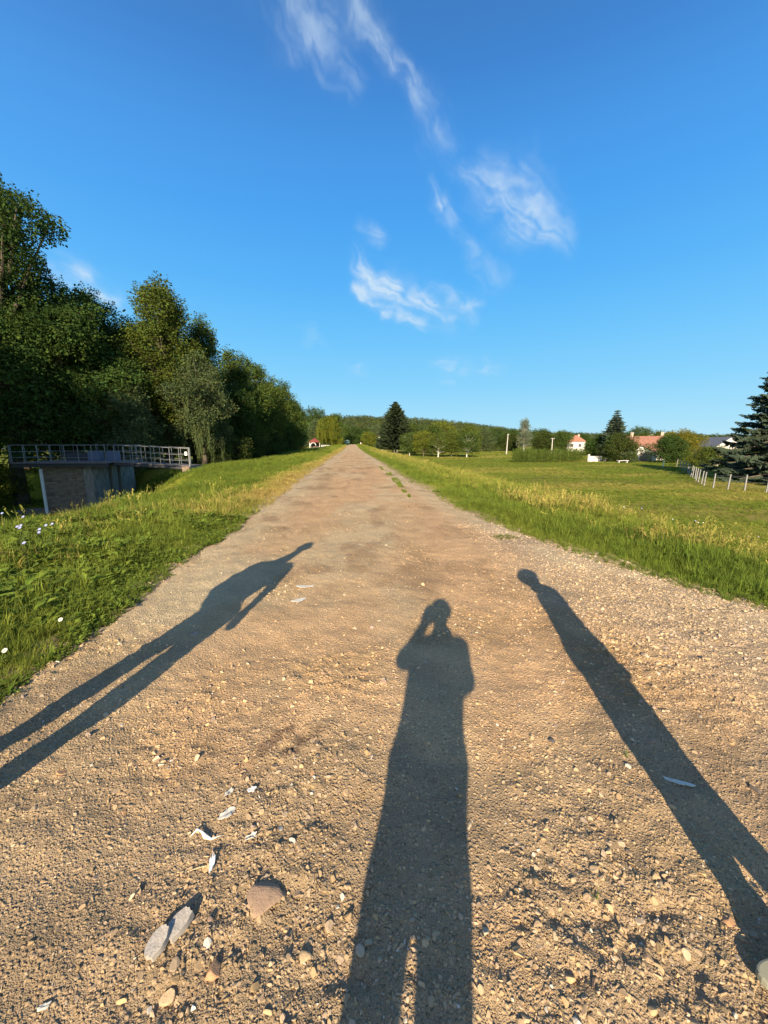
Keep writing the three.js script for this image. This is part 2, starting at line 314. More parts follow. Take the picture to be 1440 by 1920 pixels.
{
  const grainMat = new THREE.MeshPhysicalMaterial({ color: col(1, 1, 1), roughness: 0.95, specularIntensity: 0.2 }), R = rngOf(5);
  const kinds = [stoneGeo(1, 1, 0.65, 0.6), stoneGeo(2, 1, 0.8, 0.55), stoneGeo(3, 1, 0.55, 0.62), stoneGeo(4, 1, 0.75, 0.6)], lists = [[], [], [], []];
  const addPebbles = (n, s0, s1, u0, u1, r0, r1, pow, needRock) => {
    for (let k = 0; k < n; k++) {
      const s = s0 + (s1 - s0) * R(), u = lerp(Math.max(u0, edgeL(s) - 0.3), Math.min(u1, edgeR(s) + 0.3), R()), rk = rockiness(u, s);
      if (R() > needRock + (1 - needRock) * rk * 1.3) continue;
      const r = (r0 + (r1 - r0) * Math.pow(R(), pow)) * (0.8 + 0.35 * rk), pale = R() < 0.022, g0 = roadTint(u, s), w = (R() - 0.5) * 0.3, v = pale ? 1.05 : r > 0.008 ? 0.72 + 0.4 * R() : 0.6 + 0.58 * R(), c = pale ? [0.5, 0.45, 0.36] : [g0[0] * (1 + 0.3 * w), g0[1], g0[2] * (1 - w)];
      lists[Math.floor(R() * 4)].push([u, Math.max(roadY(u, s), land(u, s)) + r * (r > 0.008 ? 0.34 * R() - 0.24 : 0.32 * R() - 0.14), -s, R() * 6.28, r, r * (0.7 + 0.5 * R()), (R() - 0.5) * 0.9, (R() - 0.5) * 0.9, c[0] * v, c[1] * v, c[2] * v]);
    }
  };
  addPebbles(80000, 0.5, 2.1, -1.9, 2.5, 0.0017, 0.0052, 2.2, 0.6);
  addPebbles(9000, 0.5, 2.0, -1.9, 2.5, 0.004, 0.008, 2.0, 0.3);
  addPebbles(11000, 0.5, 2.2, -1.9, 2.6, 0.006, 0.017, 2.4, 0.03);
  addPebbles(50000, 2.0, 4.6, -3, 4, 0.0025, 0.0075, 2.2, 0.4);
  addPebbles(9000, 2.0, 5.0, -3, 4, 0.007, 0.019, 2.4, 0.06);
  addPebbles(14000, 4.6, 11, -3, 4, 0.005, 0.015, 2.2, 0.3);
  addPebbles(9000, 2.2, 7, 1.9, 4.2, 0.006, 0.018, 1.6, 0.35);
  addPebbles(5000, 11, 30, -3, 3, 0.008, 0.022, 2.4, 0.3);
  kinds.forEach((g, i) => tag(copies('gravel', g, grainMat, lists[i]), ['small tan grit strewn over the gravel track', 'rounded brown grit strewn over the gravel track', 'flat pale grit strewn over the gravel track', 'angular grey grit strewn over the gravel track'][i], 'gravel', null, 'stuff'));
}
{
  // loose stones one could pick up; the marked ones are described singly
  const R = rngOf(23), shapes = Array.from({ length: 10 }, (_, i) => stoneGeo(100 + i, 3, 0.5 + 0.03 * i, 0.5 + 0.02 * i)), mottle = grayTexture(128, (x, y) => 0.55 + 0.8 * tile(x * 14, y * 14, 14, (a, b) => fbm(a, b, 4)), 1.3), mats = STONE.map((c) => mat(...c, 0.95, { map: mottle, bumpMap: stoneBump, bumpScale: 0.002 }));
  const put = (u, s, r, m, sh, label, flat = 1, turn = R() * 6.28, group) => {
    const st = part('stone', shapes[sh], m, scene); st.position.set(u, roadY(u, s) + r * (group ? 0.0 : 0.06) * flat, -s); st.scale.set(r, r * flat, r); st.rotation.set((R() - 0.5) * 0.35, turn, (R() - 0.5) * 0.35);
    return tag(st, label, 'stone', group);
  };
  put(-0.97, 1.72, 0.03, mats[4], 3, 'pale egg-sized stone, left one of two beside the long leg shadow', 1.1);
  put(-0.77, 1.71, 0.031, mats[4], 5, 'pale rounded stone, right one of two beside the long leg shadow', 1);
  put(-1.36, 1.66, 0.032, mats[5], 1, 'orange brown stone below the leftmost leg shadow', 1);
  put(-0.32, 1.085, 0.082, mat(0.34, 0.225, 0.14, 0.95, { map: mottle, bumpMap: stoneBump, bumpScale: 0.002 }), 0, 'large flat brown stone sunk in the gravel left of the middle shadow', 0.42);
  put(-0.42, 0.92, 0.035, mats[5], 7, 'angular orange stone near the bottom, below the grey wood pieces', 1.25);
  put(-0.54, 0.87, 0.026, mats[1], 4, 'yellowish stone near the bottom edge, left of the angular orange stone', 1.2);
  put(-0.45, 0.835, 0.014, mat(0.6, 0.56, 0.48), 6, 'small white stone at the bottom edge', 1);
  put(-0.77, 1.12, 0.02, mats[4], 8, 'small yellow stone standing alone on fine grit', 1.3);
  put(1.77, 1.33, 0.036, mat(0.09, 0.075, 0.065), 9, 'dark stone at the right edge of the track shot', 0.8);
  put(1.01, 1.67, 0.026, mat(0.12, 0.1, 0.085), 0, 'dark stone between the middle and right shadows', 0.9);
  put(1.2, 0.9, 0.03, mats[5], 7, 'orange brown stone at the edge of the right foot shadow', 0.7);
  put(0.83, 0.97, 0.022, mats[1], 6, 'yellow stone near a small green sprout', 1);
  put(0.94, 0.965, 0.024, mats[2], 5, 'reddish stone right of the small green sprout', 1);
  put(-1.29, 2.98, 0.04, mats[3], 4, 'grey stone inside the left shadow', 0.8);
  put(-1.78, 2.86, 0.038, mats[4], 3, 'pale stone near the left grass edge', 0.7);
  let n = 0;
  while (n < 285) {
    const near = R() < 0.62, s = near ? 0.62 + 1.9 * R() : 2.2 + 4.2 * R() * R(), u = lerp(edgeL(s) + 0.1, edgeR(s) - 0.1, R());
    if (Math.abs(u - 0.15) > s * 1.05 + 0.15 || R() > 0.1 + rockiness(u, s)) continue;
    const r = near ? 0.01 + 0.017 * Math.pow(R(), 2.2) : 0.014 + 0.02 * Math.pow(R(), 2.4); n++;
    put(u, s, r, mats[Math.floor(R() * mats.length)], Math.floor(R() * 10), 'loose brown or tan stone lying among others in the gravel', 0.7 + 0.5 * R(), undefined, 'loose stones on the gravel track');
  }
}

// ---------------------------------------------------------------- grass
const leafMat = (r = 1, g = 1, b = 1, t = 0.3) => new THREE.MeshPhysicalMaterial({ color: col(r, g, b), roughness: 0.95, transmission: t, thickness: 0, specularIntensity: 0.1, side: THREE.DoubleSide });
const grassMat = leafMat();
function tuftGeo(seed, blades, spread, lean, width, segs = 3, heads = 0) {
  const R = rngOf(seed), pos = [];
  for (let b = 0; b < blades; b++) {
    const a = R() * 6.283, r = spread * Math.sqrt(R()), bx = Math.cos(a) * r, bz = Math.sin(a) * r, h = 0.55 + 0.45 * R(), d = R() * 6.283, l = lean * (0.3 + R()), w = width * (0.6 + 0.6 * R()), px = -Math.sin(d) * w, pz = Math.cos(d) * w;
    const at = (t) => [bx + Math.cos(d) * l * t * t, h * (t - 0.25 * l * t * t), bz + Math.sin(d) * l * t * t];
    for (let k = 0; k < segs; k++) {
      const t0 = k / segs, t1 = (k + 1) / segs, p = at(t0), q = at(t1), w0 = 1 - t0 * t0, w1 = 1 - t1 * t1;
      const A = [p[0] - px * w0, p[1], p[2] - pz * w0], B = [p[0] + px * w0, p[1], p[2] + pz * w0], C = [q[0] + px * w1, q[1], q[2] + pz * w1], E = [q[0] - px * w1, q[1], q[2] - pz * w1];
      pos.push(...A, ...B, ...C); if (k < segs - 1) pos.push(...A, ...C, ...E);
    }
    if (b < heads) for (let k = 0; k < 9; k++) {          // seed head
      const t = 0.72 + 0.28 * (k / 9), p = at(t), f = R() * 6.28, e = 0.035 + 0.02 * R(), x = Math.cos(f) * e, z = Math.sin(f) * e;
      pos.push(p[0], p[1], p[2], p[0] + x + 0.008, p[1] + 0.045, p[2] + z, p[0] + x * 0.4 - 0.008, p[1] + 0.06, p[2] + z * 0.4 + 0.008);
    }
  }
  return triGeo(pos);
}
function weedGeo(seed, leaves) {      // broad-leaved weed: oval leaves on short stalks
  const R = rngOf(seed), pos = [];
  for (let b = 0; b < leaves; b++) {
    const a = R() * 6.283, tilt = 0.3 + 0.9 * R(), L = 0.28 + 0.3 * R(), w = L * 0.24, h0 = 0.6 * R() * R(), ca = Math.cos(a), sa = Math.sin(a), r0 = 0.05 + 0.3 * R() * (1 - h0);
    const P = (t, k) => { const d = r0 + L * t * Math.cos(tilt * (1 - 0.6 * t)); return [ca * d - sa * w * k, h0 + L * t * Math.sin(tilt * (1 - 0.6 * t)) + 0.02 * Math.abs(k), sa * d + ca * w * k]; };
    const A = P(0, 0), B = P(0.45, 1), C = P(1, 0), E = P(0.45, -1), M = P(0.5, 0); M[1] -= 0.012;
    pos.push(...A, ...B, ...M, ...B, ...C, ...M, ...C, ...E, ...M, ...E, ...A, ...M);
  }
  return triGeo(pos);
}
const tufts = [tuftGeo(1, 16, 0.32, 0.55, 0.02), tuftGeo(2, 16, 0.3, 0.9, 0.024), tuftGeo(3, 13, 0.34, 0.35, 0.017)];
const stalks = [tuftGeo(7, 7, 0.25, 0.3, 0.008, 3, 5), tuftGeo(8, 6, 0.3, 0.45, 0.008, 3, 4)];
const weeds = [weedGeo(21, 16), weedGeo(22, 14)];
const grassLists = [[], [], []], stalkLists = [[], []], weedLists = [[], []];
const gR = rngOf(77);
function tint(k, v) { // k: 0 lush .. 1 straw
  const a = [0.11, 0.17, 0.022], b = [0.215, 0.25, 0.035], c = [0.44, 0.33, 0.1];
  const m = k < 0.5 ? a.map((x, i) => lerp(x, b[i], k * 2)) : b.map((x, i) => lerp(x, c[i], k * 2 - 1));
  return m.map((x) => x * v);
}
function sow(n, u0, u1, s0, s1, h0, h1, kOf, keep = () => true, kind = 'grass') {
  for (let i = 0; i < n; i++) {
    const s = s0 + (s1 - s0) * gR(), u = u0 + (u1 - u0) * gR();
    const out = Math.max(edgeL(s) - u, u - edgeR(s));
    if (out < -0.12 + 0.22 * gR() * gR() && s < 340) continue;
    if (!keep(u, s, out)) continue;
    const near = sstep(-0.05, 0.7, out), h = lerp(h0, h1, gR()) * lerp(0.4, 1, near) * (0.35 + 1.3 * fbm(u * 1.1 + 3, s * 1.1, 3)), wide = (kind === 'stalk' ? h : Math.max(h * 0.85, 0.06)) * (kind === 'field' ? 2.2 : 1);
    const k = clamp(kOf(u, s, out) + (gR() - 0.5) * 0.3), c = tint(k, 0.6 + 0.7 * gR());
    const row = [u, land(u, s) - 0.012, -s, gR() * 6.28, wide, h, (gR() - 0.5) * 0.35, (gR() - 0.5) * 0.35, ...c];
    (kind === 'grass' || kind === 'field' ? grassLists[Math.floor(gR() * 3)] : kind === 'stalk' ? stalkLists[Math.floor(gR() * 2)] : weedLists[Math.floor(gR() * 2)]).push(row);
  }
}
// left verge: dry along the track edge further on, lush near the camera
const leftK = (u, s, out) => 0.16 + 0.35 * straw(u, s) + 0.85 * sstep(6.5, 11, s) * (1 - sstep(0.3, 1.3, out)) * (0.4 + fbm(u, s * 0.3, 2)) + 0.12 * sstep(12, 50, s);
sow(9000, -6.4, -2.0, 1.0, 8, 0.1, 0.27, leftK);
sow(3800, -3.2, -2.0, 1.0, 8, 0.1, 0.22, leftK);
sow(2500, -3.0, -2.0, 8, 20, 0.12, 0.24, leftK);
sow(90, -5.8, -2.6, 1.4, 9, 0.26, 0.4, leftK);
sow(700, -6.2, -2.5, 1.4, 10, 0.16, 0.34, () => 0.8, (u, s) => fbm(u * 1.4, s * 1.4 + 80, 3) > 0.55);
sow(16000, -5.8, -1.95, 1.0, 8, 0.13, 0.34, () => 0.12, (u, s) => fbm(u * 1.1, s * 1.1 + 30, 3) > 0.4, 'weed');
sow(13000, -8.5, -2.0, 8, 22, 0.12, 0.25, leftK);
sow(14000, -14, -2.0, 22, 60, 0.18, 0.34, leftK);
sow(9000, -17, -1.9, 60, 190, 0.4, 0.7, leftK);
sow(40, -6.5, -3.4, 5.5, 14, 0.35, 0.6, () => 0.62, (u, s, out) => out > 1.4, 'stalk');
sow(3500, -5, -2.1, 7.5, 40, 0.18, 0.32, () => 0.85, (u, s, out) => out < 1.3 && fbm(u * 0.5, s * 0.3 + 4, 2) > 0.45, 'stalk');
sow(5000, -22, -6, 10, 30, 0.2, 0.4, () => 0.2);                       // basin slope and floor
sow(3000, -34, -20, 20, 40, 0.2, 0.4, () => 0.15);
// right verge and slope: lush strip by the track, then tall yellow grass
const rightK = (u, s, out) => 0.1 + 0.3 * straw(u, s) + 0.26 * sstep(1.0, 3.2, out) * (0.5 + fbm(u * 0.6, s * 0.4 + 9, 3)) + 0.12 * sstep(12, 40, s);
sow(12000, 2.0, 8.5, 2.2, 9, 0.1, 0.26, rightK);
sow(5000, 2.2, 4.6, 2.4, 12, 0.09, 0.2, rightK);
sow(19000, 2.0, 13.5, 6, 24, 0.14, 0.28, rightK);
sow(18000, 2.0, 15, 24, 80, 0.2, 0.38, rightK);
sow(7000, 2.0, 16, 80, 230, 0.45, 0.8, rightK);
sow(1000, 3.9, 10.5, 3.4, 10, 0.26, 0.5, () => 0.8, (u, s, out) => out > 1.2 && fbm(u * 0.6, s * 0.6 + 14, 3) > 0.45, 'stalk');
sow(2600, 3.4, 13, 7, 32, 0.24, 0.44, () => 0.64, (u, s, out) => out > 1.1 && fbm(u * 0.35, s * 0.35 + 14, 3) > 0.44, 'stalk');
sow(3200, 3.2, 14, 30, 110, 0.35, 0.55, () => 0.78, (u, s, out) => out > 0.8 && fbm(u * 0.3, s * 0.15 + 14, 3) > 0.42, 'stalk');
sow(7000, 2.4, 8, 3, 12, 0.08, 0.24, () => 0.1, (u, s, out) => out > 0.1 && fbm(u * 1.1, s * 1.1 + 60, 3) > 0.5, 'weed');
// mown meadow
const fieldK = (u, s) => 0.14 + 0.5 * sstep(0.42, 0.68, fbm(u * 0.07 + 33, s * 0.16, 4)) + 0.22 * fbm(u * 0.5, s * 0.9, 2);
sow(36000, 9, 44, 7, 40, 0.07, 0.17, fieldK, undefined, 'field');
sow(36000, 10, 75, 38, 85, 0.1, 0.22, fieldK, undefined, 'field');
sow(14000, 12, 110, 80, 150, 0.16, 0.34, fieldK, undefined, 'field');
// grass strip that splits the track
for (let i = 0; i < 1500; i++) {
  const s = 10.6 + 16 * gR(), w = 0.02 + 0.2 * Math.sin(Math.PI * clamp((s - 10.6) / 16)) * (0.1 + fbm(s * 0.9, 1, 2)), u = 1.62 + 0.2 * sstep(11, 17, s) + (gR() - 0.5) * 2 * w;
  if (fbm(u * 3, s * 1.4, 3) < 0.46) continue;
  grassLists[i % 3].push([u, roadY(u, s) - 0.01, -s, gR() * 6.28, 0.07, 0.05 + 0.08 * gR(), 0, 0, ...tint(0.1 + 0.35 * gR(), 0.7 + 0.5 * gR())]);
}
for (let i = 0; i < 60; i++) { const a = gR() * 6.28, r = 0.14 * Math.sqrt(gR()), u = 2.42 + Math.cos(a) * r * 1.6, s = 5.85 + Math.sin(a) * r; grassLists[i % 3].push([u, roadY(u, s) - 0.01, -s, a, 0.07, 0.05, 0, 0, ...tint(0.15, 0.8)]); }
tufts.forEach((g, i) => tag(copies('grass', g, grassMat, grassLists[i]), ['green and yellow grass on both verges and meadow', 'arching green grass on both verges and meadow', 'fine upright grass on both verges and meadow'][i], 'grass', null, 'stuff'));
stalks.forEach((g, i) => tag(copies('dry_grass', g, grassMat, stalkLists[i]), ['tall straw-coloured seeding grass beside the track', 'leaning golden seeding grass beside the track'][i], 'grass', null, 'stuff'));
weeds.forEach((g, i) => tag(copies('weeds', g, grassMat, weedLists[i]), ['broad-leaved green weeds in the near verge', 'low leafy green weeds in the near verge'][i], 'weeds', null, 'stuff'));

// ---------------------------------------------------------------- flowers, sprouts and litter on the ground
{
  const R = rngOf(303), blue = leafMat(0.36, 0.4, 0.74, 0.2), white = leafMat(0.72, 0.72, 0.66, 0.2), stemM = leafMat(0.09, 0.13, 0.03), eye = mat(0.7, 0.5, 0.06);
  function flower(u, s, h, r, m, name, label, category, group) {
    const t = thing(name, label, category, [u, land(u, s), -s], R() * 6.28, group);
    const lean = (R() - 0.5) * 0.15;
    part('stem', taper([[0, -0.02, 0], [lean * 0.4, h * 0.5, 0], [lean, h, 0]], [0.0035, 0.003, 0.002], 5), stemM, t);
    const pos = [];
    for (let k = 0; k < 6; k++) { const y = h * (0.15 + 0.12 * k), a = R() * 6.28, L = 0.05 + 0.03 * R(), x = Math.cos(a) * L, z = Math.sin(a) * L; pos.push(0, y, 0, x + z * 0.2, y + L * 0.7, z - x * 0.2, x - z * 0.2, y + L * 0.55, z + x * 0.2); }
    part('leaves', triGeo(pos), stemM, t);
    const pet = [], n = 13;
    for (let k = 0; k < n; k++) { const a = (k / n) * 6.283 + R() * 0.15, c = Math.cos(a), d = Math.sin(a), w = 0.2; pet.push(0, 0, 0, r * (c - d * w), 0.25 * r, r * (d + c * w), r * (c + d * w), 0.25 * r, r * (d - c * w)); }
    const f = part('petals', triGeo(pet), m, t); f.position.set(lean, h, 0); f.rotation.set(0.75, 0.2, 0); f.rotation.order = 'YXZ'; f.rotation.y = -t.rotation.y;
    const e = part('flower_eye', new THREE.SphereGeometry(r * 0.22, 8, 6), eye, t); e.position.set(lean, h + 0.003, 0.002);
  }
  const spots = [[-5.27, 6.14], [-4.44, 5.42], [-4.57, 5.74], [-4.2, 5.1], [-4.01, 5.08], [-4.22, 5.47], [-3.65, 4.49], [-3.89, 5.1], [-4.09, 5.49], [-4.3, 5.25]];
  const say = ['pale blue chicory flower at the left edge of the photo', 'pale blue chicory flower, upper of the pair by the brown stalks', 'tall chicory flower against the dark basin', 'pale blue chicory flower, lower of the pair by the brown stalks', 'chicory flower in the middle of the blue cluster', 'chicory flower under the tip of the dark wall', 'lowest chicory flower of the left verge', 'small chicory flower right of the blue cluster', 'rightmost chicory flower of the left verge', 'chicory flower half hidden in the blue cluster'];
  spots.forEach(([u, s], i) => flower(u, s, 0.38 + 0.08 * R(), 0.018, blue, 'chicory_flower', say[i], 'flower', 'chicory on the left verge'));
  flower(-2.36, 3.16, 0.1, 0.017, white, 'daisy', 'white daisy at the left track edge, farther one', 'flower', 'daisies at the track edge');
  flower(-2.42, 2.59, 0.1, 0.017, white, 'daisy', 'white daisy at the left track edge, nearer one', 'flower', 'daisies at the track edge');
  for (let i = 0; i < 9; i++) flower(5.4 + 2.2 * R(), 5.4 + 3 * R(), 0.3 + 0.1 * R(), 0.013, i % 2 ? blue : white, 'wild_flower', 'small pale wild flower among the yellow grass right of the track', 'flower', 'wild flowers on the right slope');
  const sp = (u, s, label) => { const t = thing('grass_sprout', label, 'sprout', [u, roadY(u, s) - 0.004, -s]); const b = part('blades', tuftGeo(Math.floor(u * 900), 9, 0.22, 0.6, 0.03), leafMat(0.1, 0.16, 0.03), t); b.scale.set(0.05, 0.045, 0.05); };
  sp(0.8, 0.99, 'small green sprout in the gravel near the bottom'); sp(1.33, 1.56, 'small green sprout at the edge of the right shadow');

  // litter: crumpled paper, bits of grey wood, a straw
  function scrap(name, label, category, u, s, w, d, m, turn, curl = 0.25, thick = 0.003) {
    const n = 7, g = new THREE.BoxGeometry(w, thick, d, n, 1, n), p = g.attributes.position, q = R() * 9;
    for (let i = 0; i < p.count; i++) {
      const x = p.getX(i) / w, z = p.getZ(i) / d, ang = Math.atan2(z, x), sq = Math.max(Math.abs(x), Math.abs(z)) / Math.max(1e-6, Math.hypot(x, z)), rag = (0.45 + 0.9 * vnoise(ang * 2.2 + q, q)) * sq;
      p.setXYZ(i, p.getX(i) * rag, p.getY(i) + w * curl * ((fbm(x * 3 + q, z * 3, 3) - 0.35) + 0.4 * x * x), p.getZ(i) * rag);
    }
    g.computeVertexNormals();
    const o = part(name, g, m, scene); o.position.set(u, roadY(u, s) + 0.006, -s); o.rotation.set((R() - 0.5) * 0.2, turn, (R() - 0.5) * 0.2); tag(o, label, category);
  }
  const paper = mat(0.46, 0.44, 0.38, 0.9, { side: THREE.DoubleSide }), pale = mat(0.52, 0.49, 0.41, 0.9), woodTex = grayTexture(256, (x, y) => 0.45 + 0.9 * (tile(x * 6, y * 40, 40, (a, b) => fbm(a * 1.2, b, 4)) - 0.3), 1);
  const wood = mat(0.56, 0.5, 0.42, 0.95, { map: woodTex });
  scrap('paper_scrap', 'crumpled whitish paper scrap with dirt, above the curled strip', 'paper', -0.54, 1.4, 0.068, 0.04, paper, 0.5);
  scrap('paper_scrap', 'small white folded paper scrap right of the curled strip', 'paper', -0.41, 1.29, 0.05, 0.024, pale, 0.4, 0.4);
  scrap('paper_scrap', 'thin grey white paper scrap left of the flat white chip', 'paper', -0.56, 1.5, 0.05, 0.022, paper, 1.0, 0.3);
  scrap('paper_scrap', 'flat white chip beside the thin paper scrap', 'paper', -0.46, 1.5, 0.036, 0.026, mat(0.66, 0.62, 0.58), 0.2, 0.1, 0.006);
  scrap('paper_scrap', 'narrow bluish paper scrap with a straw across it', 'paper', -0.53, 1.2, 0.018, 0.065, mat(0.6, 0.64, 0.64), 0.15, 0.3);
  scrap('paper_scrap', 'torn white paper on the track by the left shadow, farther piece', 'paper', -0.53, 3.95, 0.2, 0.08, pale, 0.1, 0.12);
  scrap('paper_scrap', 'torn white paper on the track by the left shadow, nearer piece', 'paper', -0.54, 3.6, 0.13, 0.09, pale, 0.5, 0.12);
  scrap('plastic_shard', 'pointed pale blue plastic shard lying in the right shadow', 'shard', 1.45, 1.4, 0.13, 0.022, mat(0.62, 0.6, 0.5, 0.7), -0.62, 0.05, 0.004);
  scrap('white_chip', 'tiny white chip near the bottom left corner', 'chip', -0.86, 0.87, 0.03, 0.012, pale, 0.4, 0.2, 0.005);
  function slab(label, u, s, w, d, h, turn) {
    const g = new THREE.BoxGeometry(w, h, d, 6, 2, 6), p = g.attributes.position;
    for (let i = 0; i < p.count; i++) { const x = p.getX(i), z = p.getZ(i), c = 1 - 0.5 * sstep(0.2, 0.5, Math.abs(z / d)) * (0.4 + vnoise(x * 60, u * 30 + 5)); p.setXYZ(i, x * c + 0.004 * vnoise(z * 90, 4), p.getY(i) * (0.7 + 0.6 * fbm(x * 40, z * 40, 2)), z + 0.01 * vnoise(x * 70, 9)); }
    g.computeVertexNormals();
    const o = part('wood_piece', g, wood, scene); o.position.set(u, roadY(u, s) + 0.016, -s); o.rotation.set(0.2, turn, 0.12); tag(o, label, 'wood', 'split pieces of grey wood');
  }
  slab('weathered grey wood chunk, upper of the split pair', -0.565, 1.03, 0.05, 0.075, 0.024, -0.6);
  slab('weathered grey wood chunk, lower of the split pair', -0.61, 0.985, 0.05, 0.07, 0.024, -0.35);
  const strip = part('curled_strip', taper([[-0.07, 0.004, -0.005], [-0.05, 0.018, -0.02], [-0.03, 0.014, -0.012], [-0.01, 0.008, 0.004], [0.015, 0.006, 0.014], [0.05, 0.006, 0.004], [0.085, 0.005, -0.012]], [0.002, 0.004, 0.004, 0.009, 0.004, 0.002, 0.0016], 6), mat(0.78, 0.74, 0.6), scene);
  strip.position.set(-0.585, roadY(-0.585, 1.32), -1.32); tag(strip, 'pale curled strip like a husk lying on the gravel', 'husk');
  const straw1 = part('straw', taper([[-0.05, 0.006, 0.01], [0, 0.009, 0], [0.06, 0.006, -0.012]], [0.0012, 0.0014, 0.001], 5), mat(0.62, 0.52, 0.3), scene); straw1.position.set(-0.57, roadY(-0.57, 1.2) + 0.004, -1.2); tag(straw1, 'thin yellow straw across the bluish paper scrap', 'straw');
}

// ---------------------------------------------------------------- trees
const barkMat = mat(0.11, 0.085, 0.06, 0.95, { bumpMap: stoneBump, bumpScale: 0.03 }), paleBark = mat(0.3, 0.28, 0.24, 0.95, { bumpMap: stoneBump, bumpScale: 0.02 }), whiteBark = mat(0.62, 0.6, 0.55, 0.9);
function clumpGeo(seed, leaves, size) {
  const R = rngOf(seed), pos = [];
  for (let k = 0; k < leaves; k++) {
    const a = R() * 6.283, c = R() * 2 - 1, q = Math.cbrt(R()), sq = Math.sqrt(1 - c * c), x = Math.cos(a) * sq * q, y = c * q * 0.8, z = Math.sin(a) * sq * q;
    const d = new THREE.Vector3(x + R() - 0.5, y * 0.5 - 0.35 + (R() - 0.5) * 0.8, z + R() - 0.5).normalize(), sdir = new THREE.Vector3(R() - 0.5, R() - 0.5, R() - 0.5).cross(d).normalize(), L = size * (0.7 + 0.6 * R()), w = L * 0.36, up = new THREE.Vector3().crossVectors(d, sdir).multiplyScalar(0.12 * L);
    const A = [x, y, z], C = [x + d.x * L, y + d.y * L, z + d.z * L], B = [x + d.x * L * 0.45 + sdir.x * w + up.x, y + d.y * L * 0.45 + sdir.y * w + up.y, z + d.z * L * 0.45 + sdir.z * w + up.z], E = [x + d.x * L * 0.45 - sdir.x * w + up.x, y + d.y * L * 0.45 - sdir.y * w + up.y, z + d.z * L * 0.45 - sdir.z * w + up.z];
    pos.push(...A, ...B, ...C, ...A, ...C, ...E);
  }
  return triGeo(pos);
}
function strandGeo(seed) {            // a hanging willow shoot, one metre long
  const R = rngOf(seed), pos = [];
  for (let j = 0; j < 3; j++) {
    const ox = (R() - 0.5) * 0.3, oz = (R() - 0.5) * 0.3;
    for (let k = 0; k < 13; k++) { const y = -k / 13, a = R() * 6.28, L = 0.16 + 0.06 * R(), x = ox + 0.1 * Math.sin(y * 3 + j), c = Math.cos(a) * 0.09, d = Math.sin(a) * 0.09; pos.push(x, y, oz, x + c + d * 0.28, y - L * 0.55, oz + d - c * 0.28, x + c * 1.2, y - L, oz + d * 1.2, x, y, oz, x + c * 1.2, y - L, oz + d * 1.2, x + c - d * 0.28, y - L * 0.5, oz + d + c * 0.28); }
  }
  return triGeo(pos);
}
function sprayGeo(seed, droop) {      // a flat conifer shoot one metre long along +x, with side twigs
  const R = rngOf(seed), pos = [];
  for (let k = 0; k < 12; k++) for (const sd of [-1, 1]) {
    const t = k / 12, L = 0.42 * (1 - t * 0.75) * (0.8 + 0.4 * R()), x = t, y = -0.1 * t * t, f = 0.5 + 0.25 * R(), dy = -droop * L * (0.6 + 0.8 * R()), w = 0.05;
    const ex = x + L * f, ez = sd * L * 0.8;
    pos.push(x, y, 0, ex - w * 0.3, y + dy * 0.6, ez * 0.55 - sd * w, ex + 0.02, y + dy, ez, x + 0.05, y, 0, ex + w, y + dy * 0.6, ez * 0.55, ex + 0.02, y + dy, ez);
    pos.push(x, y + 0.012, sd * 0.02, x + 0.05, y - droop * 0.5 * L, sd * (0.03 + 0.1 * R()), x + 0.1, y + 0.01, sd * 0.02);
  }
  return triGeo(pos);
}
const clumps = [clumpGeo(41, 20, 0.4), clumpGeo(42, 22, 0.34), clumpGeo(43, 18, 0.46)], strands = [strandGeo(51), strandGeo(52)], sprays = [sprayGeo(61, 0.9), sprayGeo(62, 0.6)];
const foliage = leafMat(1, 1, 1, 0.25);
const GREEN = { dark: [0.05, 0.085, 0.018], mid: [0.07, 0.105, 0.02], warm: [0.09, 0.118, 0.02], lime: [0.13, 0.15, 0.02], grey: [0.09, 0.12, 0.045], willow: [0.1, 0.115, 0.03], yellow: [0.17, 0.155, 0.02], silver: [0.16, 0.185, 0.11], spruce: [0.042, 0.062, 0.026], blue: [0.056, 0.08, 0.05], bush: [0.055, 0.075, 0.016] };
let treeSeed = 900;
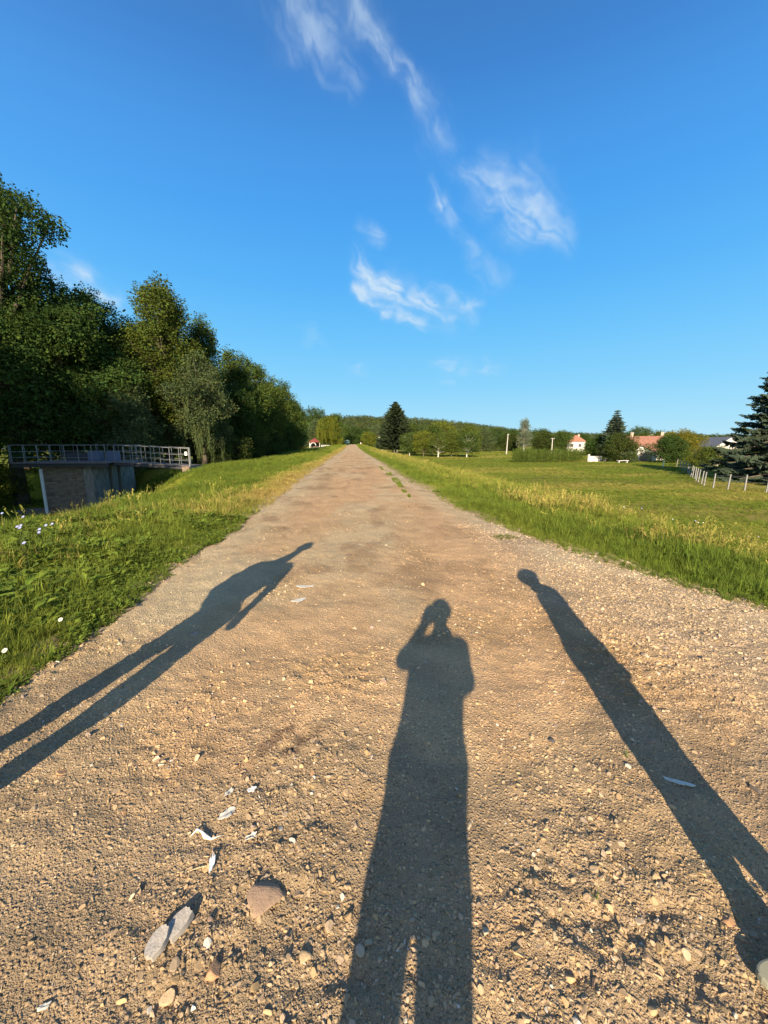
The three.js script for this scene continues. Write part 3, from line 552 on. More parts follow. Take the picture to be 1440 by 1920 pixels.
function broadleaf(name, label, u, s, H, r, opt = {}) {
  const R = rngOf(treeSeed++), y0 = land(u, s) - 0.1; if (opt.top) H = opt.top - y0;
  const t = thing(name, label, opt.category ?? 'tree', [u, y0, -s], 0, opt.group);
  const c = GREEN[opt.green ?? 'dark'], stem = opt.stem ?? 0.28, low = opt.low ?? 0.22, n = opt.n ?? 900, cs = opt.cs ?? 0.5, bark = opt.bark ?? barkMat, tr = opt.trunk ?? 0.016 * H + 0.05;
  const lean = (R() - 0.5) * 0.06 * H;
  part('trunk', taper([[0, 0, 0], [0.02, H * stem * 0.5, 0.02], [lean * 0.4, H * stem, 0], [lean, H * 0.6, (R() - 0.5) * 0.4], [lean * 1.1, H * 0.86, 0]], [tr * 1.35, tr, tr * 0.85, tr * 0.5, tr * 0.12], 8), bark, t);
  const lobes = [], nl = opt.lobes ?? 11;
  for (let k = 0; k < nl; k++) {
    const f = (k + 0.5) / nl, yy = lerp(low + 0.1, 0.9, f), prof = opt.poplar ? 0.75 * Math.sin(Math.PI * clamp(yy * 0.8 + 0.18)) : Math.sin(Math.PI * clamp(0.18 + 0.74 * (yy - low) / (1 - low))), a = k * 2.4 + R() * 0.9, off = r * prof * (0.35 + 0.35 * R());
    const lr = Math.max(0.28 * r, r * prof * (0.42 + 0.2 * R()));
    lobes.push([lean * yy + Math.cos(a) * off, yy * H, Math.sin(a) * off, lr, Math.min(lr * (opt.poplar ? 1.5 : 0.95), H * (1 - yy) + 0.1 * lr + 0.15)]);
  }
  lobes.push([lean, H * 0.86, 0, r * 0.38, H * 0.14]);
  for (const l of lobes.slice()) for (let k = 0; k < 4; k++) {      // smaller boughs break the outline
    const a = R() * 6.283, d = R() * 1.5 - 0.5, q = Math.sqrt(Math.max(0, 1 - d * d)), lr = l[3] * (0.28 + 0.24 * R());
    lobes.push([l[0] + Math.cos(a) * q * l[3] * 0.95, l[1] + d * l[4] * 0.95, l[2] + Math.sin(a) * q * l[3] * 0.95, lr, lr * (opt.poplar ? 1.7 : 0.95)]);
  }
  const limbs = lobes.filter((_, i) => i % 2 === 0 || i > nl).map((l) => { const b = clamp(l[1] / H - 0.2, stem * 0.7, 0.6) * H; return taper([[lean * 0.5, b, 0], [lerp(lean, l[0], 0.5), lerp(b, l[1], 0.4), l[2] * 0.5], [l[0], l[1], l[2]]], [tr * 0.45, tr * 0.28, tr * 0.08], 5); });
  part('limbs', limbs, bark, t);
  const tot = lobes.reduce((q, l) => q + l[3] * l[3], 0), lists = [[], []];
  for (const l of lobes) {
    const m = Math.round((n * l[3] * l[3]) / tot), shade = 0.85 + 0.3 * R();
    for (let k = 0; k < m; k++) {
      const a = R() * 6.283, d = R() * 2 - 1, q = Math.sqrt(1 - d * d), rad = (R() < 0.8 ? 0.8 + 0.28 * R() : 0.4 + 0.5 * R()) * (0.82 + 0.36 * vnoise(a * 2.1 + l[0] * 7, d * 3 + l[2] * 5));
      const x = l[0] + Math.cos(a) * q * l[3] * rad, y = l[1] + d * l[4] * rad, z = l[2] + Math.sin(a) * q * l[3] * rad;
      if (y < H * low * 0.6) continue;
      const v = shade * (0.65 + 0.7 * R()), w = (R() - 0.5) * 0.35, sc = cs * (0.5 + 0.95 * R() * R() + 0.2 * R());
      lists[k & 1].push([x, y, z, R() * 6.28, sc, sc, (R() - 0.5) * 0.9, (R() - 0.5) * 0.9, c[0] * v * (1 + w), c[1] * v, c[2] * v * (1 - w)]);
    }
  }
  lists.forEach((l, i) => { const im = copies('crown', clumps[(treeSeed + i) % 3], foliage, l, t); im.userData.kind = 'stuff'; });
  if (opt.hang) {                      // willow shoots hanging from the crown
    const hang = [];
    for (let k = 0; k < opt.hang; k++) {
      const l = lobes[Math.floor(R() * lobes.length)], a = R() * 6.283, e = 0.75 + 0.35 * R(), x = l[0] + Math.cos(a) * l[3] * e, z = l[2] + Math.sin(a) * l[3] * e, y = l[1] + l[4] * (0.4 - 0.5 * R()), L = Math.min(y - 0.4, H * (0.16 + 0.2 * R())), v = 0.8 + 0.5 * R(), ws = opt.hangWide ?? 1;
      if (L > 0.3) hang.push([x, y, z, R() * 6.28, ws, L, 0, 0, c[0] * v * 1.1, c[1] * v * 1.05, c[2] * v]);
    }
    copies('shoots', strands[treeSeed & 1], foliage, hang, t).userData.kind = 'stuff';
  }
  return t;
}
function bush(name, label, u, s, H, r, opt = {}) { return broadleaf(name, label, u, s, H, r, { stem: 0.12, low: 0.02, lobes: 9, n: 420, cs: 0.4, trunk: 0.06, category: 'bush', green: 'bush', ...opt }); }
function conifer(name, label, u, s, H, r, opt = {}) {
  const R = rngOf(treeSeed++), y0 = land(u, s) - 0.1, t = thing(name, label, 'conifer', [u, y0, -s], 0, opt.group), c = GREEN[opt.green ?? 'spruce'], low = opt.low ?? 0.08;
  part('trunk', taper([[0, 0, 0], [0, H * 0.5, 0], [0, H * 0.99, 0]], [0.02 * H, 0.011 * H, 0.02], 8), barkMat, t);
  const limbs = [], lists = [[], []], whorls = opt.whorls ?? 26;
  for (let w = 0; w < whorls; w++) {
    const f = Math.pow((w + 0.5) / whorls, 0.92), y = H * lerp(low, 0.985, f), nb = opt.branches ?? 7, ph = R() * 6.28;
    for (let b = 0; b < nb; b++) {
      const a = ph + ((b + 0.5 * R()) / nb) * 6.283, L = Math.max(0.3, r * Math.pow(1 - f, opt.full ?? 0.8) * (0.72 + 0.42 * R())), ca = Math.cos(a), sa = Math.sin(a), dr = opt.droop ?? 0.3, P = (q) => [ca * L * q, y + R() * 0.1 + L * (0.1 * q - dr * q * q * (1.35 - 0.75 * q)), sa * L * q];
      limbs.push(taper([P(0), P(0.4), P(0.75), P(1)], [0.018 * L + 0.015, 0.012 * L + 0.01, 0.006 * L + 0.006, 0.004], 4));
      const steps = Math.max(2, Math.round((opt.dense ?? 3) * L));
      for (let k = 0; k < steps; k++) {
        const q = 0.12 + 0.86 * ((k + R() * 0.6) / steps), p = P(q), v = 0.7 + 0.6 * R(), sc = (opt.spray ?? 0.75) * (0.7 + 0.5 * R()) * Math.min(1, 0.45 + L / 3);
        lists[k & 1].push([p[0], p[1], p[2], -a + (R() - 0.5) * 1.1, sc, sc, (R() - 0.5) * 0.5, -0.15 + (q > 0.8 ? 0.55 : 0) - 0.2 * R(), c[0] * v, c[1] * v, c[2] * v]);
      }
    }
  }
  part('limbs', limbs, barkMat, t);
  lists.forEach((l, i) => { copies('crown', sprays[i], foliage, l, t).userData.kind = 'stuff'; });
  return t;
}
// wood along the left: the trees behind the camera give the shade that lies on the sluice and the near trunks
const leftRow = 'trees of the wood left of the track';
broadleaf('wood_tree', 'tallest dark tree, cut by the left edge of the photo', -24.2, 30, 0, 5.4, { top: 19.2, n: 6500, cs: 0.42, low: 0.12, group: leftRow });
broadleaf('wood_tree', 'broad dark tree just right of the tallest left tree', -21.5, 32.5, 0, 4.6, { top: 13.6, n: 4200, cs: 0.42, low: 0.1, group: leftRow });
broadleaf('wood_tree', 'dark tree in the gap between the tall left tree and the sunlit poplars', -23.6, 39, 0, 4.4, { top: 14.6, n: 3000, cs: 0.45, group: leftRow });
broadleaf('wood_tree', 'dark tree directly left of the sunlit poplar', -20.2, 38.5, 0, 4.2, { top: 12.9, n: 3400, cs: 0.42, green: 'mid', low: 0.08, group: leftRow });
broadleaf('poplar', 'tall poplar with sunlit upright top above the railing end', -16.6, 37, 0, 4.2, { top: 14.9, poplar: true, lobes: 13, n: 4200, cs: 0.4, green: 'warm', low: 0.1, group: leftRow });
broadleaf('poplar', 'slim poplar on the right shoulder of the tall sunlit poplar', -15.0, 42.5, 0, 3.0, { top: 13.9, poplar: true, n: 2600, cs: 0.4, green: 'mid', low: 0.1, group: leftRow });
broadleaf('willow', 'grey green willow with lit hanging shoots right of the tall poplar', -13.2, 36, 0, 2.6, { top: 9.2, n: 2400, cs: 0.36, green: 'grey', hang: 50, low: 0.12, group: leftRow });
broadleaf('wood_tree', 'rounded dark tree halfway down the wood edge', -14.2, 51, 0, 4.0, { top: 12.6, n: 3000, cs: 0.45, green: 'mid', low: 0.08, group: leftRow });
broadleaf('wood_tree', 'olive green tree where the wood edge starts to fall away', -13.8, 62, 0, 4.1, { top: 12.4, n: 2600, cs: 0.48, green: 'warm', low: 0.08, group: leftRow });
broadleaf('wood_tree', 'broad tree near the far end of the wood edge', -14.6, 80, 0, 4.6, { top: 14.0, n: 2300, cs: 0.52, green: 'mid', low: 0.08, group: leftRow });
broadleaf('wood_tree', 'last tree of the wood edge before the red-roofed kiosk', -15.4, 104, 0, 4.2, { top: 13.2, n: 1600, cs: 0.6, green: 'mid', low: 0.08, group: leftRow });
broadleaf('wood_tree', 'dark tree behind the last wood trees, above the kiosk', -20, 128, 0, 5.5, { top: 14.5, n: 1300, cs: 0.7, group: leftRow });
broadleaf('willow', 'low willow drooping behind the sluice railing', -17.4, 32.5, 0, 2.6, { top: 6.0, n: 2000, cs: 0.34, green: 'grey', hang: 60, group: leftRow, low: 0.12 });
broadleaf('wood_tree', 'shorter dark tree in front of the tall poplar', -16.0, 41, 0, 3.6, { top: 8.0, n: 2400, cs: 0.42, low: 0.05, stem: 0.15, group: leftRow });
broadleaf('wood_tree', 'low dark tree filling under the rounded dark tree', -14.2, 46.5, 0, 3.6, { top: 8.2, n: 2200, cs: 0.44, low: 0.05, stem: 0.12, group: leftRow });
broadleaf('wood_tree', 'low dark tree filling under the olive green tree', -14.0, 56.5, 0, 3.8, { top: 8.2, n: 2000, cs: 0.46, low: 0.05, stem: 0.12, group: leftRow });
broadleaf('wood_tree', 'low dark tree between the olive tree and the broad tree', -14.6, 70, 0, 4, { top: 9, n: 1700, cs: 0.5, low: 0.05, stem: 0.12, group: leftRow });
broadleaf('wood_tree', 'low dark tree in the far part of the wood edge', -15, 91, 0, 4.6, { top: 10, n: 1400, cs: 0.55, low: 0.05, stem: 0.12, group: leftRow });
broadleaf('wood_tree', 'dark back-row tree behind the tall left trees', -29, 37, 0, 5.4, { top: 13.5, n: 2000, cs: 0.6, low: 0.03, group: leftRow });
broadleaf('wood_tree', 'dark back-row tree behind the willow and railing', -23, 46, 0, 5, { top: 11.5, n: 1900, cs: 0.6, low: 0.03, group: leftRow });
broadleaf('wood_tree', 'dark back-row tree behind the rounded tree', -20, 57, 0, 4.8, { top: 11.5, n: 1600, cs: 0.6, low: 0.03, group: leftRow });
bush('wood_bush', 'yellow green bush behind the middle of the railing', -21, 32.5, 3.4, 1.9, { green: 'lime', n: 600, cs: 0.3 });
bush('wood_bush', 'yellow green bush at the far left behind the railing', -25, 29, 3.3, 1.8, { green: 'lime', n: 500, cs: 0.3 });
bush('wood_bush', 'pale green bush behind the right half of the railing', -18.4, 31.5, 3.0, 1.8, { green: 'warm', n: 600, cs: 0.3 });
bush('wood_bush', 'dark bush at the foot of the wood right of the railing end', -12.2, 38.5, 2.6, 2.2, { n: 600, cs: 0.36 });
bush('wood_bush', 'dark bush at the foot of the rounded tree', -12.2, 47, 2.6, 2.3, { n: 550, cs: 0.36 });
bush('wood_bush', 'dark bush at the foot of the olive tree', -12.0, 58, 2.8, 2.4, { n: 500, cs: 0.4 });
bush('wood_bush', 'dark bush at the foot of the broad far tree', -12.4, 72, 3, 2.6, { n: 450, cs: 0.42 });
bush('wood_bush', 'dark bush low at the far wood end', -13.2, 88, 3, 2.8, { n: 420, cs: 0.45 });
for (const [u, s, H, r] of [[-21.5, 12, 17, 4.6], [-26.5, 16, 17, 5.2], [-20.5, 5, 17, 4.6], [-31, 14, 17, 5.6], [-25.5, 5, 18, 5.2]])
  broadleaf('wood_tree', 'tree of the wood standing outside the left edge of the photo', u, s, H, r, { n: 1500, cs: 0.75, low: 0.06, group: leftRow });
// end of the track
const farGroup = 'trees at the far end of the track';
broadleaf('weeping_willow', 'bright yellow green weeping willow beside the red-roofed kiosk', -10.6, 190, 14.5, 6.0, { n: 900, cs: 0.9, green: 'lime', hang: 800, hangWide: 1.7, low: 0.12, group: farGroup });
broadleaf('far_tree', 'dark tall tree behind the kiosk and willow', -20, 225, 23, 9, { n: 1200, cs: 1.2, group: farGroup, low: 0.05 });
broadleaf('far_tree', 'dark tree top rising behind the weeping willow', -11.5, 262, 21, 8, { n: 1100, cs: 1.2, green: 'mid', group: farGroup, low: 0.05 });
broadleaf('far_tree', 'grey green tree left of the weeping willow', -17.5, 205, 15, 5.5, { n: 800, cs: 1, green: 'grey', group: farGroup, low: 0.08 });
broadleaf('far_tree', 'round dark tree closing the track end behind the green hut', 0, 300, 13, 8, { n: 900, cs: 1.2, group: farGroup, low: 0.03 });
broadleaf('far_tree', 'dark tree closing the track end, next right of the hut', 11, 310, 14, 8, { n: 900, cs: 1.2, group: farGroup, low: 0.03 });
broadleaf('far_tree', 'bright green tree left of the leaning pole by the conifer', 9.4, 205, 8.2, 4.2, { n: 600, cs: 0.8, green: 'lime', group: farGroup, low: 0.05 });
broadleaf('far_tree', 'pale green tree against the left flank of the conifer', 14.5, 215, 13, 5.6, { n: 700, cs: 0.95, green: 'grey', group: farGroup, low: 0.06 });
conifer('tall_conifer', 'tall dark conifer standing alone right of the track end', 14.3, 128, 17.2, 6.2, { whorls: 32, branches: 11, dense: 3.6, spray: 1.4, droop: 0.1, low: 0.1, full: 0.8 });
// orchard and the trees behind the meadow
const orchard = 'orchard trees on the meadow';
[[16.6, 112, 6.6, 3.1, 'mid', 'nearest the tall conifer'], [20.0, 108, 7.3, 3.3, 'lime', 'with a light green top'], [23.3, 104, 6.5, 3.2, 'warm', 'with a whitewashed trunk in front of the row'], [27.2, 105, 7, 3.2, 'warm', 'second from the meadow end of the row'], [30.6, 102, 6.6, 3.2, 'mid', 'at the meadow end of the row']]
  .forEach(([u, s, H, r, green, which], i) => broadleaf('orchard_tree', 'low round orchard tree ' + which, u, s, H, r, { n: 850, cs: 0.5, green, low: 0.2, stem: 0.24, bark: i % 2 ? barkMat : whiteBark, trunk: 0.14, group: orchard }));
const back = 'trees behind the meadow';
[[26.2, 126, 9.2, 4.4, 'mid', 'behind the light green orchard tree'], [33.5, 140, 11.3, 5.4, 'lime', 'tall and bright behind the orchard'], [42.5, 142, 10.6, 5.6, 'warm', 'right of the bright one behind the orchard'], [51, 150, 10, 4.8, 'grey', 'greyish, left of the first utility pole'], [20.5, 138, 10.5, 5, 'mid', 'between conifer and orchard'],
  [61, 165, 9.4, 6, 'dark', 'dark behind the first utility pole'], [73, 176, 9.6, 5.8, 'dark', 'dark behind the silvery tree'], [82.5, 166, 9.2, 5, 'mid', 'right of the silvery tree'], [84, 150, 8.3, 5.0, 'mid', 'behind the second utility pole'], [95, 156, 7, 4.6, 'dark', 'right of the far red-roofed house'], [76, 150, 7, 5, 'bush', 'behind the corn'], [67, 160, 7.4, 5, 'bush', 'behind the left part of the corn'],
  [102, 131, 8.8, 5.2, 'mid', 'behind the chimney of the white house'], [105, 126, 7.2, 4.4, 'warm', 'right of the arched street lamp'], [90, 122, 6.6, 4.6, 'mid', 'behind the garden spruce'], [72, 108, 5.4, 3.6, 'dark', 'between the corn and the garden spruce']]
  .forEach(([u, s, H, r, green, which]) => broadleaf('meadow_tree', `broad green tree ${which}`, u, s, H, r, { n: 800, cs: 0.75, green, low: 0.06, stem: 0.15, group: back }));
broadleaf('silver_poplar', 'silvery grey poplar standing above the corn', 63.5, 140, 12.2, 3.1, { poplar: true, n: 650, cs: 0.55, green: 'silver', bark: paleBark, low: 0.12 });
conifer('garden_spruce', 'blue green spruce rising above the round garden tree', 71.3, 101, 12.8, 3.4, { whorls: 20, branches: 9, dense: 3.6, spray: 1.3, droop: 0.14, green: 'blue' });
broadleaf('garden_tree', 'round leafy garden tree in front of the spruce', 54.8, 76, 5.6, 3.9, { n: 1500, cs: 0.45, green: 'bush', low: 0.06, stem: 0.2 });
broadleaf('garden_tree', 'dark purple green garden tree covering the right of the white house', 61.6, 71, 5.2, 3.3, { n: 1400, cs: 0.42, green: 'dark', low: 0.06, stem: 0.2 });
broadleaf('garden_tree', 'yellow green garden tree right of the white house', 74, 82, 6.6, 4.3, { n: 1400, cs: 0.5, green: 'yellow', low: 0.1, stem: 0.2 });
bush('garden_bush', 'small grey green bush at the foot of the round garden tree', 55.4, 73.2, 2.6, 1.3, { green: 'grey', cs: 0.35 });
bush('garden_bush', 'rounded green bush behind the post fence', 56.6, 57.5, 3.1, 2.9, { green: 'warm', n: 900, cs: 0.36 });
bush('garden_bush', 'low lime green bush left of the big spruce', 50, 46, 1.7, 1.7, { green: 'lime', cs: 0.3 });
bush('garden_bush', 'low grey bush behind the fence corner', 43, 40.5, 1.2, 1.3, { green: 'grey', cs: 0.25, n: 300 });
bush('garden_hedge', 'clipped dark hedge between the white gable and the spruce', 82, 74, 2.4, 5, { green: 'bush', n: 900, cs: 0.45 });
conifer('big_spruce', 'large drooping spruce cut by the right edge', 43.2, 34.5, 15.2, 6.3, { whorls: 24, branches: 9, dense: 3.4, spray: 1.15, droop: 0.3, low: 0.03, green: 'blue' });

// wooded hill behind
{
  const hillY = (u, s) => { const ridge = lerp(31, 5, sstep(-20, 380, u)) * (1 - sstep(380, 620, u)) * (0.85 + 0.3 * fbm(u * 0.012 + 4, 3, 3)); return -3 + ridge * sstep(335, 560, s + 20 * Math.sin(u * 0.02)); };
  const us = graded([[-500, 700, 15]]), ss = graded([[320, 700, 12]]);
  tag(part('hill', sheet(() => us, ss, hillY, () => [0.05, 0.065, 0.025], 0.1), new THREE.MeshStandardMaterial({ vertexColors: true, roughness: 1 }), scene), 'low wooded hill behind the meadow', 'hill', null, 'structure');
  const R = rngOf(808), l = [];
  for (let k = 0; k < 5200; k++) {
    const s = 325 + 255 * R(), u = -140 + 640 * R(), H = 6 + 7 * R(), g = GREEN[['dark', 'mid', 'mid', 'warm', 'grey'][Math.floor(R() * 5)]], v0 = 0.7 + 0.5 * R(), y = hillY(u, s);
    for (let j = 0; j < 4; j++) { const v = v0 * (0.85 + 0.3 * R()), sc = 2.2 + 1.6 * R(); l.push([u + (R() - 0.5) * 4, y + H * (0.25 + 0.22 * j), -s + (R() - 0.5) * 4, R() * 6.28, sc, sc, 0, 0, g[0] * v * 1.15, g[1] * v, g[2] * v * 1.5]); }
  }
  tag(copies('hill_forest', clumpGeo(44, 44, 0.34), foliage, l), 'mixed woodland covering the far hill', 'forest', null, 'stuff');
}
// corn
{
  const R = rngOf(606), pos = [];
  for (let k = 0; k < 11; k++) { const y = 0.12 + 0.07 * k, a = k * 2.7 + R(), L = 0.34, c = Math.cos(a), d = Math.sin(a), w = 0.022; pos.push(0, y, 0, c * L * 0.5 - d * w, y + 0.17, d * L * 0.5 + c * w, c * L * 0.5 + d * w, y + 0.17, d * L * 0.5 - c * w, c * L * 0.5 - d * w, y + 0.17, d * L * 0.5 + c * w, c * L, y + 0.06, d * L, c * L * 0.5 + d * w, y + 0.17, d * L * 0.5 - c * w); }
  for (let k = 0; k < 3; k++) { const a = k * 2.1; pos.push(0.012 * Math.cos(a), 0, 0.012 * Math.sin(a), 0.012 * Math.cos(a + 2.1), 0, 0.012 * Math.sin(a + 2.1), 0, 1, 0); }
  for (let k = 0; k < 5; k++) { const a = k * 1.3; pos.push(0, 0.9, 0, 0.09 * Math.cos(a), 1.06, 0.09 * Math.sin(a), 0.06 * Math.cos(a + 0.4), 1.04, 0.06 * Math.sin(a + 0.4)); }
  const l = [];
  for (let row = 0; row < 9; row++) for (let k = 0; k < 40; k++) {
    const u = 31.2 + 14.8 * (k / 40) + row * 0.55 + (R() - 0.5) * 0.1, s = 73 + row * 1.3 + (R() - 0.5) * 0.2, v = 0.4 + 1.1 * R() * R(), h = 1.9 + 0.8 * R();
    l.push([u, land(u, s), -s, R() * 6.28, 1.5, h, (R() - 0.5) * 0.1, (R() - 0.5) * 0.1, 0.12 * v, 0.17 * v, 0.028 * v]);
  }
  tag(copies('corn', triGeo(pos), grassMat, l), 'patch of tall green corn on the meadow', 'corn', null, 'stuff');
}

// ---------------------------------------------------------------- sluice with railed deck and footbridge
{
  const concTex = grayTexture(512, (x, y) => 0.55 + 1.1 * (tile(x * 10, y * 10, 10, (a, b) => fbm(a, b, 5)) - 0.4) + 0.5 * (tile(x * 40, y * 40, 40, (a, b) => fbm(a, b * 0.08, 3)) - 0.5), 1);
  const conc = mat(0.3, 0.22, 0.155, 0.95, { map: concTex }), pale = mat(0.34, 0.31, 0.26, 0.95, { map: concTex }), steel = mat(0.2, 0.205, 0.2, 0.6, { metalness: 0.2 }), dark = mat(0.05, 0.05, 0.055, 0.8), deckM = mat(0.22, 0.19, 0.18, 0.9, { map: concTex }), blue = mat(0.1, 0.13, 0.19, 0.5), white = mat(0.75, 0.75, 0.72, 0.6);
  const t = thing('sluice', 'concrete sluice tower with grey railed deck and footbridge in the left basin', 'sluice', [0, 0, 0]);
  const Y = 0.4, z = (s) => -s;
  part('pier', box(2.34, Y - 0.25 + 3.4, 4.54, -17.65, (Y - 0.25 - 3.4) / 2, z(27.3)), conc, t);
  for (let k = 0; k < 4; k++) part('pier_lift', box(2.4, 0.86, 4.6 - 0.006 * (k % 2), -17.65, Y - 0.27 - 0.44 - k * 0.885, z(27.3)), conc, t);   // cast in lifts, open joints between
  // right flank: three wall blocks with open gate slots between them
  for (const [s0, s1] of [[25.03, 26.6], [26.95, 27.55], [27.9, 29.58]]) part('pier_wall', box(0.55, 3.5, s1 - s0, -16.17, -1.6, z((s0 + s1) / 2)), pale, t);
  part('staff_gauge', box(0.16, 3.0, 0.06, -18.78, -1.5, z(24.94)), white, t);
  part('footing', box(2.2, 0.35, 1.1, -19.6, -2.75, z(25.6)), conc, t);
  // deck planks laid crosswise
  for (let k = 0; k < 18; k++) part('deck_plank', box(0.292, 0.07, 4.2, -20.15 + 0.15 + k * 0.3, Y - 0.035 - 0.004 * (k % 2), z(26.7)), deckM, t);
  for (const s of [24.75, 28.6]) part('deck_beam', box(5.4, 0.2, 0.14, -17.45, Y - 0.18, z(s)), dark, t);
  // footbridge from the deck to the bank
  const A = [-14.75, 25.4], B = [-9.75, 24.1], ang = Math.atan2(-(B[1] - A[1]), B[0] - A[0]), len = Math.hypot(B[0] - A[0], B[1] - A[1]), drop = -0.2;
  const bridge = (f, off) => { const nx = -(B[1] - A[1]) / len, ns = (B[0] - A[0]) / len; return [lerp(A[0], B[0], f) + nx * off, Y + drop * f, z(lerp(A[1], B[1], f) + ns * off)]; };
  for (let k = 0; k < 17; k++) { const p = bridge((k + 0.5) / 17, 0.55); const g = box(0.288, 0.06, 1.2, 0, 0, 0, -ang); g.translate(p[0], p[1] - 0.03, p[2]); part('deck_plank', g, deckM, t); }
  for (const off of [0.02, 1.08]) { const a = bridge(0, off), b = bridge(1, off); part('bridge_beam', bar([a[0], a[1] - 0.17, a[2]], [b[0], b[1] - 0.17, b[2]], 0.09, 8), dark, t); }
  { const p = bridge(0.97, 0.55); part('abutment', box(0.5, 0.7, 1.4, p[0], p[1] - 0.42, p[2], -ang), conc, t); }
  // railings: posts and three rails along each run
  function railing(p, q, posts, h = 1.02) {
    for (let k = 0; k <= posts; k++) { const f = k / posts, b = p.map((x, i) => lerp(x, q[i], f)); part('rail_post', bar([b[0], b[1] - 0.06, b[2]], [b[0], b[1] + h, b[2]], 0.018, 6), steel, t); }
    for (const y of [h, h * 0.62, h * 0.28]) part('handrail', bar([p[0], p[1] + y, p[2]], [q[0], q[1] + y, q[2]], y === h ? 0.02 : 0.012, 6), steel, t);
  }
  railing([-20.15, Y, z(24.65)], [-14.8, Y, z(24.65)], 7);
  railing([-20.15, Y, z(24.75)], [-20.15, Y, z(28.7)], 4);
  railing([-20.05, Y, z(28.75)], [-14.85, Y, z(28.75)], 7);
  railing([-14.8, Y, z(26.6)], [-14.8, Y, z(28.65)], 3);
  railing(bridge(0.01, 0), bridge(1, 0), 8); railing(bridge(0.12, 1.12), bridge(0.86, 1.12), 6);
  { const p = bridge(1, 0); part('end_post', bar([p[0] + 0.05, p[1] - 0.35, p[2] + 0.05], [p[0] + 0.05, p[1] + 1.06, p[2] + 0.05], 0.04, 8), steel, t); part('sign_plate', box(0.14, 0.22, 0.012, p[0] - 0.12, p[1] + 0.72, p[2] + 0.06), white, t); }
  // hoist gear
  for (const [u, w] of [[-16.8, 0.7], [-15.7, 0.6]]) { part('hoist_cabinet', box(w, 0.62, 0.5, u, Y + 0.315, z(27)), blue, t); part('hoist_stem', bar([u + 0.1, Y + 0.6, z(27.05)], [u + 0.1, Y + 1.15, z(27.05)], 0.05, 8), dark, t); }
  part('hoist_frame', [box(1.6, 0.5, 0.12, -18.1, Y + 0.26, z(27.4))], dark, t);
}

// ---------------------------------------------------------------- houses
const glassM = mat(0.05, 0.06, 0.07, 0.15), frameM = mat(0.6, 0.58, 0.54, 0.7);
function tileTex() { return grayTexture(256, (x, y) => { const r = (y * 22) % 1, c = (x * 26 + (Math.floor(y * 22) % 2) * 0.5) % 1; return 0.62 + 0.28 * hash2(Math.floor(x * 26), Math.floor(y * 22)) + 0.1 * r - 0.08 * (c < 0.1 ? 1 : 0); }, 1); }
const roofTiles = tileTex();
function house(name, label, [u, y, s], turn, w, d, hw, hr, wallC, roofC, opt = {}) {
  const t = thing(name, label, 'house', [u, y, -s], turn, opt.group), W = mat(...wallC, 0.9, { map: gritTex }), Rf = mat(...roofC, 0.9, { map: roofTiles });
  const over = 0.35;
  if (opt.hip) {
    part('wall', box(w, hw, d, 0, hw / 2, 0), W, t);
    const a = [[-w / 2 - over, hw, d / 2 + over], [w / 2 + over, hw, d / 2 + over], [w / 2 + over, hw, -d / 2 - over], [-w / 2 - over, hw, -d / 2 - over]], q = Math.max(0.1, w / 2 - d / 2 + 0.4), p = [[-q, hw + hr, 0], [q, hw + hr, 0]];
    const f = (...v) => v.flat(), g = triGeo([...f(a[0], a[1], p[1]), ...f(a[0], p[1], p[0]), ...f(a[2], a[3], p[0]), ...f(a[2], p[0], p[1]), ...f(a[1], a[2], p[1]), ...f(a[3], a[0], p[0]), ...f(a[0], a[2], a[1]), ...f(a[0], a[3], a[2])]);
    g.setAttribute('uv', new THREE.Float32BufferAttribute(Array.from({ length: g.attributes.position.count }, (_, i) => [g.attributes.position.getX(i) * 0.2, g.attributes.position.getY(i) * 0.25]).flat(), 2)); part('roof', g, Rf, t);
  } else {                              // gables face +z and -z; ridge along z
    const sh = new THREE.Shape([[-w / 2, 0], [w / 2, 0], [w / 2, hw], [0, hw + hr], [-w / 2, hw]].map((p) => new THREE.Vector2(...p)));
    const g = new THREE.ExtrudeGeometry(sh, { depth: d, bevelEnabled: false }); g.translate(0, 0, -d / 2); part('wall', g, W, t);
    for (const k of [-1, 1]) { const L = Math.hypot(w / 2, hr) + over, a = Math.atan2(hr, w / 2), b = new THREE.BoxGeometry(L, 0.14, d + 2 * over); b.rotateZ(-k * a); b.translate(k * (L / 2) * Math.cos(a), hw + hr + 0.09 - (L / 2) * Math.sin(a), 0); part('roof', b, Rf, t); }
  }
  for (const [x, yy, z2, ww, hh, side] of opt.windows ?? []) {
    const wn = part('window', side ? box(0.08, hh, ww, x, yy, z2) : box(ww, hh, 0.08, x, yy, z2), glassM, t);
    part('frame', side ? [box(0.12, 0.08, ww + 0.16, x, yy + hh / 2 + 0.04, z2), box(0.12, 0.08, ww + 0.16, x, yy - hh / 2 - 0.04, z2), box(0.11, hh, 0.06, x, yy, z2)] : [box(ww + 0.16, 0.08, 0.12, x, yy + hh / 2 + 0.04, z2), box(ww + 0.16, 0.08, 0.12, x, yy - hh / 2 - 0.04, z2), box(0.06, hh, 0.11, x, yy, z2)], frameM, wn);
  }
  for (const [x, yy, z2, c] of opt.chimneys ?? []) { const ch = part('chimney', box(0.6, 1.3, 0.6, x, yy, z2), mat(...(c ?? [0.5, 0.38, 0.3])), t); part('chimney_cap', box(0.72, 0.1, 0.72, x, yy + 0.7, z2), mat(0.4, 0.38, 0.36), ch); }
  if (opt.door) { const dr = part('door', box(opt.door[2], 2, 0.08, opt.door[0], 1, opt.door[1]), mat(0.2, 0.16, 0.12), t); part('handle', box(0.12, 0.04, 0.06, opt.door[0] + 0.3, 1, opt.door[1] + 0.06), frameM, dr); }
  return t;
}
